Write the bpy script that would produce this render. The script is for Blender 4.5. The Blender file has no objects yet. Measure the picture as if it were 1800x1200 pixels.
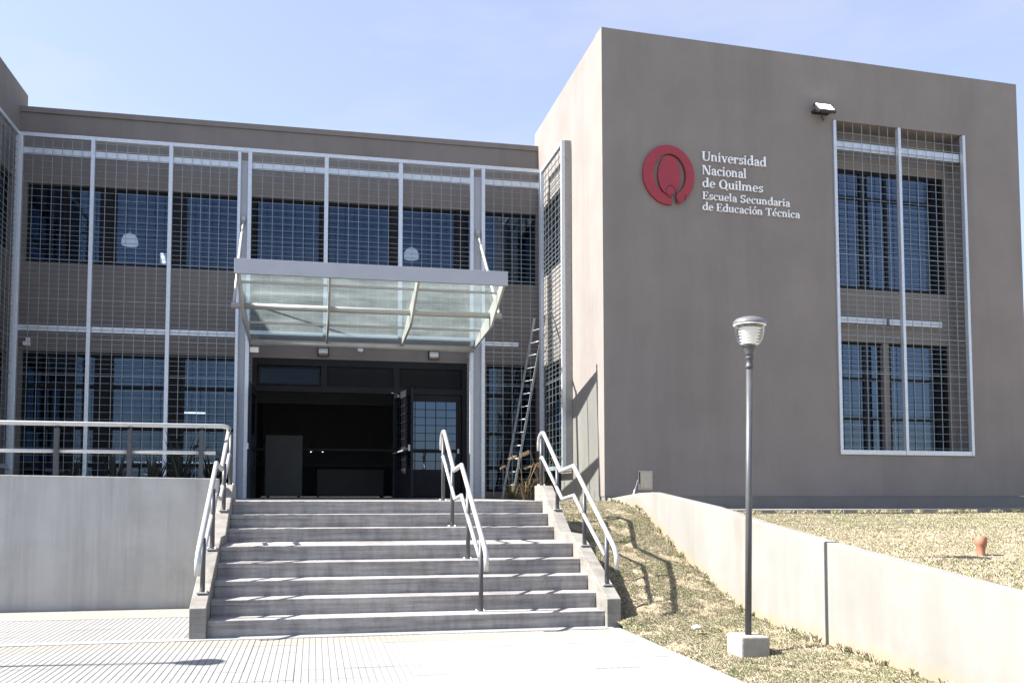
import bpy, bmesh, math, random
import numpy as np
from mathutils import Vector, Matrix

random.seed(7)
rng = np.random.default_rng(7)
scene = bpy.context.scene
COL = scene.collection
pi = math.pi

# ------------------------------------------------------------------ camera
YAW, PITCH, ROLL = -0.1929, 0.0585, 0.0008
cam_data = bpy.data.cameras.new('camera')
cam = bpy.data.objects.new('camera', cam_data)
COL.objects.link(cam)
cam_data.sensor_fit = 'HORIZONTAL'
cam_data.sensor_width = 36.0
cam_data.lens = 31.0
cam_data.shift_x = 0.02544
cam_data.shift_y = 0.09797
cam_data.clip_start = 0.05
cam_data.clip_end = 4000
_f = Vector((-math.sin(YAW) * math.cos(PITCH), math.cos(YAW) * math.cos(PITCH), math.sin(PITCH)))
_r = Vector((math.cos(YAW), math.sin(YAW), 0))
_u = _r.cross(_f)
_r2 = _r * math.cos(ROLL) + _u * math.sin(ROLL)
_u2 = -_r * math.sin(ROLL) + _u * math.cos(ROLL)
m = Matrix((( _r2.x, _u2.x, -_f.x, -4.8679), (_r2.y, _u2.y, -_f.y, -14.4345), (_r2.z, _u2.z, -_f.z, 1.42), (0, 0, 0, 1)))
cam.matrix_world = m
scene.camera = cam

# ------------------------------------------------------------------ sky, sun, exposure
SUN_DIR = Vector((-0.98, 0.07, 0.985)).normalized()      # towards the sun
SUN_EL = math.asin(SUN_DIR.z)
SUN_AZ = math.atan2(SUN_DIR.x, SUN_DIR.y)
world = bpy.data.worlds.new('World')
scene.world = world
world.use_nodes = True
nt = world.node_tree
nt.nodes.clear()
w_out = nt.nodes.new('ShaderNodeOutputWorld')
w_bg = nt.nodes.new('ShaderNodeBackground')
w_sky = nt.nodes.new('ShaderNodeTexSky')
w_sky.sky_type = 'NISHITA'
w_sky.sun_disc = False
w_sky.sun_elevation = SUN_EL
w_sky.sun_rotation = SUN_AZ
w_sky.altitude = 20
w_sky.air_density = 1.0
w_sky.dust_density = 1.2
w_sky.ozone_density = 3.0
w_bg.inputs['Strength'].default_value = 0.076
# thin high cloud veil all over the dome
w_tc = nt.nodes.new('ShaderNodeTexCoord')
w_map = nt.nodes.new('ShaderNodeMapping')
w_map.inputs['Scale'].default_value = (1.2, 1.2, 4.2)
w_map.inputs['Location'].default_value = (0.35, 0.1, 0.4)
w_n = nt.nodes.new('ShaderNodeTexNoise')
w_n.inputs['Scale'].default_value = 2.6
w_n.inputs['Detail'].default_value = 7
w_n.inputs['Roughness'].default_value = 0.55
w_r = nt.nodes.new('ShaderNodeValToRGB')
w_r.color_ramp.elements[0].position = 0.50
w_r.color_ramp.elements[0].color = (0.36, 0.36, 0.36, 1)
w_r.color_ramp.elements[1].position = 0.76
w_r.color_ramp.elements[1].color = (0.62, 0.62, 0.62, 1)
w_mix = nt.nodes.new('ShaderNodeMix')
w_mix.data_type = 'RGBA'
w_mix.inputs[7].default_value = (3.0, 2.95, 3.55, 1)
L = nt.links.new
L(w_tc.outputs['Generated'], w_map.inputs['Vector'])
L(w_map.outputs['Vector'], w_n.inputs['Vector'])
L(w_n.outputs['Fac'], w_r.inputs['Fac'])
L(w_r.outputs['Color'], w_mix.inputs[0])
L(w_sky.outputs['Color'], w_mix.inputs[6])
L(w_mix.outputs[2], w_bg.inputs['Color'])
L(w_bg.outputs['Background'], w_out.inputs['Surface'])

sun_d = bpy.data.lights.new('sun', 'SUN')
sun_d.energy = 4.4
sun_d.angle = math.radians(0.5)
sun_d.color = (1.0, 0.945, 0.865)
sun = bpy.data.objects.new('sun', sun_d)
sun.rotation_euler = SUN_DIR.to_track_quat('Z', 'Y').to_euler()
sun.location = (-20, 4, 25)
COL.objects.link(sun)

scene.view_settings.view_transform = 'Standard'
scene.view_settings.look = 'None'
scene.view_settings.gamma = 1
scene.view_settings.use_curve_mapping = False
scene.view_settings.exposure = 1.97
scene.render.engine = 'CYCLES'
scene.cycles.max_bounces = 8
scene.cycles.transparent_max_bounces = 24

# ------------------------------------------------------------------ materials
MATS = {}

def new_mat(name):
    mt = bpy.data.materials.new(name)
    mt.use_nodes = True
    n = mt.node_tree.nodes
    b = n['Principled BSDF']
    MATS[name] = mt
    return mt, mt.node_tree, b


def noise(t, vec, scale, detail=4, rough=0.55, stretch=None):
    n = t.nodes.new('ShaderNodeTexNoise')
    n.inputs['Scale'].default_value = scale
    n.inputs['Detail'].default_value = detail
    n.inputs['Roughness'].default_value = rough
    if stretch:
        mp = t.nodes.new('ShaderNodeMapping')
        mp.inputs['Scale'].default_value = stretch
        t.links.new(vec, mp.inputs['Vector'])
        vec = mp.outputs['Vector']
    t.links.new(vec, n.inputs['Vector'])
    return n.outputs['Fac']


def ramp(t, fac, stops):
    r = t.nodes.new('ShaderNodeValToRGB')
    while len(r.color_ramp.elements) < len(stops):
        r.color_ramp.elements.new(0.5)
    for e, (p, c) in zip(r.color_ramp.elements, stops):
        e.position = p
        e.color = (*c, 1) if len(c) == 3 else c
    t.links.new(fac, r.inputs['Fac'])
    return r.outputs['Color']


def mixc(t, fac, a, b, mode='MIX'):
    m_ = t.nodes.new('ShaderNodeMix')
    m_.data_type = 'RGBA'
    m_.blend_type = mode
    for sock, v in ((m_.inputs[0], fac), (m_.inputs[6], a), (m_.inputs[7], b)):
        if hasattr(v, 'is_output') or isinstance(v, bpy.types.NodeSocket):
            t.links.new(v, sock)
        elif isinstance(v, (int, float)):
            sock.default_value = v
        else:
            sock.default_value = (*v, 1)
    return m_.outputs[2]


def bump(t, b, h, strength, dist):
    n = t.nodes.new('ShaderNodeBump')
    n.inputs['Strength'].default_value = strength
    n.inputs['Distance'].default_value = dist
    t.links.new(h, n.inputs['Height'])
    t.links.new(n.outputs['Normal'], b.inputs['Normal'])


def pos(t):
    g = t.nodes.new('ShaderNodeNewGeometry')
    return g.outputs['Position']


def surf(name, c1, c2, scale=3.0, rough=0.8, metal=0.0, bs=0.0, bscale=60, bd=0.01, streak=None, spec=0.5, stain=None):
    """two-tone noise colour, optional vertical streaks and stains, noise bump"""
    mt, t, b = new_mat(name)
    p = pos(t)
    f = noise(t, p, scale, 6, 0.6)
    c = ramp(t, f, [(0.32, c1), (0.7, c2)])
    if streak:
        s = noise(t, p, streak[0], 5, 0.65, (1, 1, streak[1]))
        sc = ramp(t, s, [(streak[2], (1, 1, 1)), (streak[3], streak[4])])
        c = mixc(t, 1.0, c, sc, 'MULTIPLY')
    if stain:
        s = noise(t, p, stain[0], 8, 0.7)
        sc = ramp(t, s, [(stain[1], (1, 1, 1)), (stain[2], stain[3])])
        c = mixc(t, 1.0, c, sc, 'MULTIPLY')
    t.links.new(c, b.inputs['Base Color'])
    b.inputs['Roughness'].default_value = rough
    b.inputs['Metallic'].default_value = metal
    b.inputs['Specular IOR Level'].default_value = spec
    if bs:
        bump(t, b, noise(t, p, bscale, 3, 0.6), bs, bd)
    return mt


surf('stucco', (0.206, 0.190, 0.181), (0.236, 0.218, 0.208), 1.1, 0.9, 0, 0.35, 160, 0.006, (1.5, 0.10, 0.46, 0.66, (0.90, 0.90, 0.90)), 0.2)
surf('stucco_brown', (0.180, 0.163, 0.156), (0.202, 0.184, 0.176), 1.1, 0.9, 0, 0.35, 160, 0.006, (1.5, 0.10, 0.46, 0.66, (0.90, 0.90, 0.90)), 0.2)
surf('plinth', (0.165, 0.157, 0.15), (0.195, 0.187, 0.18), 2.0, 0.9, 0, 0.35, 160, 0.006, None, 0.2, (5, 0.55, 0.8, (0.8, 0.78, 0.76)))
surf('pale_render', (0.213, 0.211, 0.203), (0.238, 0.236, 0.228), 1.4, 0.9, 0, 0.25, 120, 0.005, (2.6, 0.10, 0.48, 0.66, (0.93, 0.92, 0.89)), 0.2, (1.2, 0.5, 0.68, (0.94, 0.91, 0.85)))
surf('ramp_concrete', (0.39, 0.386, 0.37), (0.45, 0.445, 0.43), 1.2, 0.85, 0, 0.3, 90, 0.005, (3.6, 0.05, 0.46, 0.66, (0.80, 0.80, 0.80)), 0.3, (0.9, 0.47, 0.66, (0.86, 0.86, 0.86)))
surf('step_concrete', (0.29, 0.28, 0.276), (0.43, 0.42, 0.405), 2.2, 0.85, 0, 0.45, 70, 0.006, (9.0, 0.25, 0.42, 0.68, (0.72, 0.71, 0.72)), 0.3, (2.2, 0.49, 0.66, (0.74, 0.72, 0.70)))
surf('cheek_concrete', (0.22, 0.212, 0.198), (0.275, 0.266, 0.25), 2.0, 0.85, 0, 0.45, 70, 0.006, (4.5, 0.2, 0.46, 0.66, (0.80, 0.79, 0.78)), 0.3, (3.0, 0.5, 0.66, (0.74, 0.72, 0.7)))
surf('landing_concrete', (0.23,0.22,0.21), (0.28,0.27,0.255), 2.0, 0.85, 0, 0.4, 60, 0.006)
surf('paver', (0.217, 0.219, 0.219), (0.246, 0.247, 0.246), 1.3, 0.85, 0, 0.35, 130, 0.003, None, 0.3, (2.4, 0.58, 0.8, (0.84, 0.83, 0.81)))
surf('paver_cream', (0.232, 0.218, 0.195), (0.255, 0.242, 0.22), 1.3, 0.85, 0, 0.35, 130, 0.003, None, 0.3, (2.4, 0.58, 0.8, (0.84, 0.83, 0.81)))
surf('paver_grey', (0.225, 0.235, 0.24), (0.265, 0.27, 0.275), 1.5, 0.8, 0, 0.3, 90, 0.003)
surf('pavement_bed', (0.13, 0.125, 0.12), (0.16, 0.155, 0.148), 1.5, 0.9, 0, 0.3, 90, 0.003)
surf('galvanised', (0.49, 0.53, 0.58), (0.63, 0.67, 0.72), 28, 0.42, 0.55, 0.12, 60, 0.002)
surf('plate_steel', (0.24, 0.24, 0.235), (0.30, 0.30, 0.29), 12, 0.5, 0.3)
surf('grating_steel', (0.23, 0.27, 0.295), (0.31, 0.355, 0.38), 14, 0.45, 0.5)
surf('painted_steel', (0.33, 0.35, 0.395), (0.365, 0.385, 0.43), 3, 0.5, 0.1, 0, 1, 1, None, 0.4)
surf('canopy_steel', (0.34, 0.335, 0.325), (0.40, 0.395, 0.385), 5, 0.45, 0.15, 0, 1, 1, None, 0.4)
surf('rail_aluminium', (0.46, 0.46, 0.455), (0.54, 0.54, 0.535), 9, 0.34, 0.45)
surf('post_grey', (0.05, 0.052, 0.06), (0.065, 0.067, 0.075), 6, 0.45, 0.1)
surf('lamp_grey', (0.075, 0.077, 0.085), (0.095, 0.097, 0.105), 6, 0.4, 0.25)
surf('lamp_cap', (0.16, 0.163, 0.175), (0.19, 0.193, 0.205), 6, 0.35, 0.4)
surf('frame_dark', (0.010, 0.0108, 0.013), (0.015, 0.016, 0.019), 4, 0.6, 0, 0, 1, 1, None, 0.15)
surf('frame_grey', (0.014, 0.015, 0.019), (0.02, 0.021, 0.026), 4, 0.6, 0, 0, 1, 1, None, 0.15)
surf('room_paint', (0.15, 0.15, 0.16), (0.18, 0.18, 0.19), 2, 0.9)
surf('dark_floor', (0.035, 0.034, 0.033), (0.05, 0.048, 0.046), 3, 0.5)
surf('sign_red', (0.26, 0.022, 0.038), (0.30, 0.027, 0.044), 6, 0.5)
surf('sign_groove', (0.035, 0.012, 0.014), (0.045, 0.016, 0.018), 6, 0.6)
surf('sign_white', (0.80, 0.82, 0.85), (0.86, 0.88, 0.90), 6, 0.4)
surf('black_plastic', (0.015, 0.016, 0.018), (0.022, 0.023, 0.025), 6, 0.4)
surf('white_plastic', (0.84, 0.84, 0.82), (0.88, 0.88, 0.86), 6, 0.45)
surf('cover_cream', (0.42, 0.385, 0.31), (0.52, 0.48, 0.39), 18, 0.8, 0, 0.4, 90, 0.004)
surf('mortar', (0.36, 0.34, 0.32), (0.45, 0.43, 0.41), 30, 0.9, 0, 0.6, 120, 0.006)
surf('terracotta', (0.27, 0.115, 0.075), (0.35, 0.155, 0.10), 12, 0.7)
surf('stone', (0.50, 0.49, 0.47), (0.60, 0.59, 0.57), 14, 0.85, 0, 0.5, 60, 0.01)
surf('footing_concrete', (0.27, 0.255, 0.235), (0.34, 0.325, 0.305), 9, 0.85, 0, 0.5, 70, 0.008, None, 0.3, (7, 0.55, 0.75, (0.8, 0.77, 0.72)))
surf('soil', (0.22, 0.175, 0.125), (0.33, 0.285, 0.215), 3.2, 0.95, 0, 0.8, 40, 0.02, None, 0.1, (9, 0.5, 0.72, (0.62, 0.68, 0.45)))
surf('far_ground', (0.20, 0.19, 0.16), (0.27, 0.26, 0.22), 0.3, 0.95)
surf('ladder_aluminium', (0.30, 0.32, 0.33), (0.38, 0.40, 0.41), 9, 0.4, 0.4)
surf('silver', (0.5, 0.5, 0.5), (0.6, 0.6, 0.6), 9, 0.35, 0.6)


for nm, k_ in (('step_concrete', (0.60, 0.59, 0.60)), ('cheek_concrete', (0.80, 0.79, 0.78))):
    t = MATS[nm].node_tree
    b = t.nodes['Principled BSDF']
    src = b.inputs['Base Color'].links[0].from_socket
    bn = noise(t, pos(t), 2.4, 6, 0.7, (0.45, 0.45, 9.0))
    bc = ramp(t, bn, [(0.42, (1, 1, 1)), (0.66, k_)])
    t.links.new(mixc(t, 1.0, src, bc, 'MULTIPLY'), b.inputs['Base Color'])


def blade_mat(name, stops, rough=0.75):
    mt, t, b = new_mat(name)
    a = t.nodes.new('ShaderNodeAttribute')
    a.attribute_name = 'tint'
    p = pos(t)
    big = noise(t, p, 1.7, 7, 0.7)
    mth = t.nodes.new('ShaderNodeMath')
    mth.operation = 'MULTIPLY_ADD'
    t.links.new(big, mth.inputs[0])
    mth.inputs[1].default_value = 1.5
    ad = t.nodes.new('ShaderNodeMath')
    ad.operation = 'SUBTRACT'
    t.links.new(a.outputs['Fac'], ad.inputs[0])
    ad.inputs[1].default_value = 0.72
    t.links.new(ad.outputs[0], mth.inputs[2])
    c = ramp(t, mth.outputs[0], stops)
    t.links.new(c, b.inputs['Base Color'])
    b.inputs['Roughness'].default_value = rough
    b.inputs['Specular IOR Level'].default_value = 0.2
    return mt


blade_mat('dry_grass', [(0.02, (0.48, 0.405, 0.32)), (0.34, (0.42, 0.36, 0.275)), (0.56, (0.33, 0.295, 0.205)), (0.74, (0.17, 0.20, 0.095))])
blade_mat('plume_grass', [(0.1, (0.16, 0.11, 0.06)), (0.5, (0.12, 0.09, 0.045)), (0.9, (0.07, 0.065, 0.03))])
blade_mat('spiky_leaf', [(0.1, (0.010, 0.014, 0.011)), (0.9, (0.022, 0.028, 0.02))])
blade_mat('plume', [(0.1, (0.30, 0.19, 0.11)), (0.9, (0.40, 0.28, 0.18))])


def schlick(t, f0):
    lw = t.nodes.new('ShaderNodeLayerWeight')
    lw.inputs['Blend'].default_value = 0.5
    pw = t.nodes.new('ShaderNodeMath')
    pw.operation = 'POWER'
    t.links.new(lw.outputs['Facing'], pw.inputs[0])
    pw.inputs[1].default_value = 5
    ma = t.nodes.new('ShaderNodeMath')
    ma.operation = 'MULTIPLY_ADD'
    t.links.new(pw.outputs[0], ma.inputs[0])
    ma.inputs[1].default_value = 1 - f0
    ma.inputs[2].default_value = f0
    return ma.outputs[0]


def glass_mat(name, tint, f0, transp, gloss=(1, 1, 1)):
    mt, t, b = new_mat(name)
    t.nodes.remove(b)
    out = t.nodes['Material Output']
    gl = t.nodes.new('ShaderNodeBsdfGlossy')
    gl.inputs['Roughness'].default_value = 0.015
    gl.inputs['Color'].default_value = (*gloss, 1)
    if transp:
        tr = t.nodes.new('ShaderNodeBsdfTransparent')
        tr.inputs['Color'].default_value = (*tint, 1)
    else:
        tr = t.nodes.new('ShaderNodeBsdfDiffuse')
        tr.inputs['Color'].default_value = (*tint, 1)
    mx = t.nodes.new('ShaderNodeMixShader')
    t.links.new(schlick(t, f0), mx.inputs[0])
    t.links.new(tr.outputs[0], mx.inputs[1])
    t.links.new(gl.outputs[0], mx.inputs[2])
    t.links.new(mx.outputs[0], out.inputs['Surface'])
    return mt


glass_mat('window_glass', (0.45, 0.48, 0.52), 0.075, True, (0.50, 0.70, 1.0))
glass_mat('dark_glass', (0.006, 0.007, 0.010), 0.13, False, (0.52, 0.71, 1.0))
glass_mat('dim_glass', (0.30, 0.33, 0.36), 0.02, True, (0.72, 0.83, 1.0))
glass_mat('clear_glass', (0.985, 0.99, 0.99), 0.035, True)

# dusty laminated canopy glass: mostly clear, a thin film of dust that scatters sunlight
mt, t, b = new_mat('canopy_glass')
t.nodes.remove(b)
out = t.nodes['Material Output']
tr = t.nodes.new('ShaderNodeBsdfTransparent')
tr.inputs['Color'].default_value = (0.90, 0.95, 0.94, 1)
tl = t.nodes.new('ShaderNodeBsdfTranslucent')
tl.inputs['Color'].default_value = (0.60, 0.68, 0.70, 1)
gl = t.nodes.new('ShaderNodeBsdfGlossy')
gl.inputs['Roughness'].default_value = 0.02
dn = noise(t, pos(t), 2.2, 5, 0.6, (0.6, 1, 1))
dr = ramp(t, dn, [(0.35, (0.045, 0.045, 0.045)), (0.68, (0.10, 0.10, 0.10))])
m1 = t.nodes.new('ShaderNodeMixShader')
t.links.new(dr, m1.inputs[0])
t.links.new(tr.outputs[0], m1.inputs[1])
t.links.new(tl.outputs[0], m1.inputs[2])
m2 = t.nodes.new('ShaderNodeMixShader')
t.links.new(schlick(t, 0.03), m2.inputs[0])
t.links.new(m1.outputs[0], m2.inputs[1])
t.links.new(gl.outputs[0], m2.inputs[2])
t.links.new(m2.outputs[0], out.inputs['Surface'])


def emit_mat(name, col, strength):
    mt, t, b = new_mat(name)
    b.inputs['Base Color'].default_value = (0.8, 0.8, 0.8, 1)
    b.inputs['Emission Color'].default_value = (*col, 1)
    b.inputs['Emission Strength'].default_value = strength


emit_mat('flood_led', (1.0, 0.97, 0.9), 3.0)
emit_mat('tube_light', (0.95, 1.0, 1.0), 1.4)
emit_mat('pendant_glow', (0.85, 0.93, 1.0), 0.36)

# ------------------------------------------------------------------ mesh helpers


class MB:
    """collects simple shapes and links them as one mesh object"""

    def __init__(s):
        s.v = []
        s.f = []
        s.sm = []

    def add(s, vs, fs, smooth=False):
        o = len(s.v)
        s.v += [tuple(p) for p in vs]
        s.f += [tuple(i + o for i in f) for f in fs]
        s.sm += [smooth] * len(fs)
        return s

    def box(s, x0, x1, y0, y1, z0, z1):
        vs = [(x0, y0, z0), (x1, y0, z0), (x1, y1, z0), (x0, y1, z0), (x0, y0, z1), (x1, y0, z1), (x1, y1, z1), (x0, y1, z1)]
        return s.add(vs, [(0, 3, 2, 1), (4, 5, 6, 7), (0, 1, 5, 4), (1, 2, 6, 5), (2, 3, 7, 6), (3, 0, 4, 7)])

    def prism_x(s, prof, x0, x1):
        """(y,z) outline extruded along x"""
        n = len(prof)
        vs = [(x0, y, z) for y, z in prof] + [(x1, y, z) for y, z in prof]
        fs = [tuple(range(n)), tuple(range(2 * n - 1, n - 1, -1))]
        fs += [((i + 1) % n, i, i + n, (i + 1) % n + n) for i in range(n)]
        return s.add(vs, fs)

    def prism_y(s, prof, y0, y1):
        """(x,z) outline extruded along y"""
        n = len(prof)
        vs = [(x, y0, z) for x, z in prof] + [(x, y1, z) for x, z in prof]
        fs = [tuple(range(n)), tuple(range(2 * n - 1, n - 1, -1))]
        fs += [((i + 1) % n, i, i + n, (i + 1) % n + n) for i in range(n)]
        return s.add(vs, fs)

    def prism_z(s, prof, z0, z1):
        n = len(prof)
        vs = [(x, y, z0) for x, y in prof] + [(x, y, z1) for x, y in prof]
        fs = [tuple(range(n))[::-1], tuple(range(n, 2 * n))]
        fs += [(i, (i + 1) % n, (i + 1) % n + n, i + n) for i in range(n)]
        return s.add(vs, fs)

    def beam(s, a, b_, w, h, up=(0, 0, 1)):
        """square bar from a to b"""
        a, b_ = Vector(a), Vector(b_)
        d = (b_ - a).normalized()
        up = Vector(up)
        if abs(d.dot(up)) > 0.99:
            up = Vector((0, 1, 0))
        r = d.cross(up).normalized()
        u = r.cross(d)
        vs = []
        for p in (a, b_):
            for i, j in ((-1, -1), (1, -1), (1, 1), (-1, 1)):
                vs.append(p + r * (w / 2 * i) + u * (h / 2 * j))
        return s.add(vs, [(3, 2, 1, 0), (4, 5, 6, 7), (0, 1, 5, 4), (1, 2, 6, 5), (2, 3, 7, 6), (3, 0, 4, 7)])

    def tube(s, pts, r, seg=12, cap=True, radii=None):
        pts = [Vector(p) for p in pts]
        n = len(pts)
        tang = []
        for i in range(n):
            if i == 0:
                d = pts[1] - pts[0]
            elif i == n - 1:
                d = pts[-1] - pts[-2]
            else:
                d = (pts[i] - pts[i - 1]).normalized() + (pts[i + 1] - pts[i]).normalized()
            tang.append(d.normalized())
        ref = Vector((1, 0, 0)) if abs(tang[0].x) < 0.9 else Vector((0, 0, 1))
        vs = []
        for i in range(n):
            d = tang[i]
            a = (ref - d * ref.dot(d)).normalized()
            b_ = d.cross(a)
            k = 1.0
            if 0 < i < n - 1:
                c = tang[i].dot((pts[i] - pts[i - 1]).normalized())
                k = 1 / max(c, 0.6)
            rr = radii[i] if radii else r
            # widen only across the bend plane
            bend = None
            if k > 1.01:
                nn = (pts[i + 1] - pts[i]).normalized().cross((pts[i] - pts[i - 1]).normalized())
                if nn.length > 1e-6:
                    bend = nn.normalized().cross(d)
            for q in range(seg):
                ang = 2 * pi * q / seg
                o = a * (math.cos(ang) * rr) + b_ * (math.sin(ang) * rr)
                if bend is not None:
                    o = o + bend * (o.dot(bend) * (k - 1))
                vs.append(pts[i] + o)
            ref = a
        fs = []
        for i in range(n - 1):
            for q in range(seg):
                fs.append((i * seg + q, i * seg + (q + 1) % seg, (i + 1) * seg + (q + 1) % seg, (i + 1) * seg + q))
        s.add(vs, fs, True)
        if cap:
            o = len(s.v) - len(vs)
            s.f.append(tuple(o + q for q in range(seg))[::-1])
            s.f.append(tuple(o + (n - 1) * seg + q for q in range(seg)))
            s.sm += [False, False]
        return s

    def lathe(s, prof, cx, cy, seg=24, smooth=True, cap=True):
        """(r,z) outline turned about a vertical axis"""
        vs = []
        for r, z in prof:
            for q in range(seg):
                a = 2 * pi * q / seg
                vs.append((cx + r * math.cos(a), cy + r * math.sin(a), z))
        fs = []
        for i in range(len(prof) - 1):
            for q in range(seg):
                fs.append((i * seg + q, i * seg + (q + 1) % seg, (i + 1) * seg + (q + 1) % seg, (i + 1) * seg + q))
        s.add(vs, fs, smooth)
        if cap:
            o = len(s.v) - len(vs)
            s.f.append(tuple(o + q for q in range(seg))[::-1])
            s.f.append(tuple(o + (len(prof) - 1) * seg + q for q in range(seg)))
            s.sm += [False, False]
        return s

    def build(s, name, mat, parent=None, bevel=0, seg=2, kind=None):
        me = bpy.data.meshes.new(name)
        me.from_pydata(s.v, [], s.f)
        if bevel:
            bm = bmesh.new()
            bm.from_mesh(me)
            bmesh.ops.remove_doubles(bm, verts=bm.verts, dist=1e-5)
            bmesh.ops.recalc_face_normals(bm, faces=bm.faces)
            bmesh.ops.bevel(bm, geom=[e for e in bm.edges if len(e.link_faces) == 2 and e.calc_face_angle(0) > 0.5], offset=bevel, segments=seg, affect='EDGES', profile=0.6)
            bm.to_mesh(me)
            bm.free()
        else:
            me.polygons.foreach_set('use_smooth', s.sm)
        me.materials.append(MATS[mat])
        me.update()
        o = bpy.data.objects.new(name, me)
        COL.objects.link(o)
        if parent is not None:
            o.parent = parent
        if kind:
            o['kind'] = kind
        return o


def tag(o, label=None, cat=None, group=None, kind=None):
    if label:
        o['label'] = label
    if cat:
        o['category'] = cat
    if group:
        o['group'] = group
    if kind:
        o['kind'] = kind
    return o


def thing(name, label, cat, loc=(0, 0, 0), rz=0, group=None):
    o = bpy.data.objects.new(name, None)
    o.empty_display_size = 0.3
    o.location = loc
    o.rotation_euler = (0, 0, rz)
    COL.objects.link(o)
    return tag(o, label, cat, group)


def copy_tree(o, parent=None):
    c = o.copy()
    COL.objects.link(c)
    c.parent = parent
    for ch in list(o.children):
        copy_tree(ch, c)
    return c


def holed_wall(name, mat, parent, us, zs, holes, to3, thick):
    """wall in a (u,z) plane with real rectangular openings; to3(u,depth,z) -> xyz"""
    us = sorted(set(us + [h[0] for h in holes] + [h[1] for h in holes]))
    zs = sorted(set(zs + [h[2] for h in holes] + [h[3] for h in holes]))

    def solid(i, j):
        if i < 0 or j < 0 or i >= len(us) - 1 or j >= len(zs) - 1:
            return False
        u, z = (us[i] + us[i + 1]) / 2, (zs[j] + zs[j + 1]) / 2
        return not any(a < u < b_ and c < z < d for a, b_, c, d in holes)
    mb = MB()
    for i in range(len(us) - 1):
        for j in range(len(zs) - 1):
            if not solid(i, j):
                continue
            u0, u1, z0, z1 = us[i], us[i + 1], zs[j], zs[j + 1]
            q = lambda d: [to3(u0, d, z0), to3(u1, d, z0), to3(u1, d, z1), to3(u0, d, z1)]
            mb.add(q(0), [(0, 1, 2, 3)])
            mb.add(q(thick), [(3, 2, 1, 0)])
            for di, dj, (a, b_) in ((-1, 0, ((u0, z0), (u0, z1))), (1, 0, ((u1, z1), (u1, z0))), (0, -1, ((u1, z0), (u0, z0))), (0, 1, ((u0, z1), (u1, z1)))):
                if not solid(i + di, j + dj):
                    mb.add([to3(a[0], 0, a[1]), to3(b_[0], 0, b_[1]), to3(b_[0], thick, b_[1]), to3(a[0], thick, a[1])], [(0, 1, 2, 3)])
    return mb.build(name, mat, parent)


def window(parent, u0, u1, z0, z1, to3, divs_u=(), divs_z=(), glass='dark_glass', fw=0.06, fd=0.06, name='window', fmat='frame_dark'):
    """frame mesh with one pane object per light"""
    fb = MB()

    def bx(mb, a, b_, c, d, d0, d1):
        P = [to3(a, d0, c), to3(b_, d0, c), to3(b_, d1, c), to3(a, d1, c), to3(a, d0, d), to3(b_, d0, d), to3(b_, d1, d), to3(a, d1, d)]
        mb.add(P, [(0, 3, 2, 1), (4, 5, 6, 7), (0, 1, 5, 4), (1, 2, 6, 5), (2, 3, 7, 6), (3, 0, 4, 7)])
    bx(fb, u0, u0 + fw, z0, z1, 0, fd)
    bx(fb, u1 - fw, u1, z0, z1, 0, fd)
    bx(fb, u0 + fw, u1 - fw, z0, z0 + fw, 0, fd)
    bx(fb, u0 + fw, u1 - fw, z1 - fw, z1, 0, fd)
    cu = [u0 + fw] + [x for d in divs_u for x in (d - fw / 2, d + fw / 2)] + [u1 - fw]
    cz = [z0 + fw] + [x for d in divs_z for x in (d - fw / 2, d + fw / 2)] + [z1 - fw]
    for d in divs_u:
        bx(fb, d - fw / 2, d + fw / 2, z0 + fw, z1 - fw, 0.002, fd - 0.002)
    for d in divs_z:
        bx(fb, u0 + fw, u1 - fw, d - fw / 2, d + fw / 2, 0.006, fd - 0.006)
    fr_ = fb.build(name, fmat, parent)
    for i in range(0, len(cu), 2):
        for j in range(0, len(cz), 2):
            pb = MB()
            jit = random.uniform(-0.004, 0.004)
            bx(pb, cu[i] - 0.008, cu[i + 1] + 0.008, cz[j] - 0.008, cz[j + 1] + 0.008, fd / 2 - 0.004 + jit, fd / 2 + 0.004 + jit)
            pb.build('pane', glass, fr_)
    return fr_


# ------------------------------------------------------------------ ground
LAND = 1.32


def interp(x, xs, ys):
    return float(np.interp(x, xs, ys))


def slope_z(x, y):
    z = interp(y, [-12, -9.5, -8.8, -7.4, -6.4, -5.7, -4.86, -3.75, -2.62, -1.9, -0.5, 0.5], [-0.01, 0.0, 0.0, 0.01, 0.015, 0.05, 0.24, 0.53, 0.90, 1.10, 1.20, 1.20])
    k = interp(x, [-1.75, -1.1, -0.4, -0.1], [0.0, 0.01, 0.09, 0.08])
    k -= 0.15 * math.exp(-((x + 1.62) / 0.22) ** 2) * interp(y, [-5.5, -5.2, -3.2, -2.4], [0, 1, 1, 0])
    k += 0.05 * math.exp(-((x + 1.05) / 0.25) ** 2 - ((y + 5.15) / 0.5) ** 2)
    e = interp(x, [-1.67, -1.60, -1.50], [0.09, 0.03, 0.0]) * interp(y, [-5.6, -5.3], [1, 0])
    return z + k - e


def lawn_z(x, y):
    return 1.09 + 0.033 * min(y, 0) - 0.006 * max(-y - 8, 0) + 0.02 * math.sin(x * 0.9 + y * 0.5) * 0.5


def terrain(name, x0, x1, y0, y1, step, fz, mat, edge=None, rough=0.015):
    nx, ny = int((x1 - x0) / step) + 1, int((y1 - y0) / step) + 1
    xs, ys = np.linspace(x0, x1, nx), np.linspace(y0, y1, ny)
    mb = MB()
    vs = []
    for y in ys:
        for x in xs:
            xx = edge(x, y) if edge else x
            vs.append((xx, y, fz(xx, y) + random.uniform(-rough, rough)))
    fs = [(j * nx + i, j * nx + i + 1, (j + 1) * nx + i + 1, (j + 1) * nx + i) for j in range(ny - 1) for i in range(nx - 1)]
    mb.add(vs, fs, True)
    return mb.build(name, mat)


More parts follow.
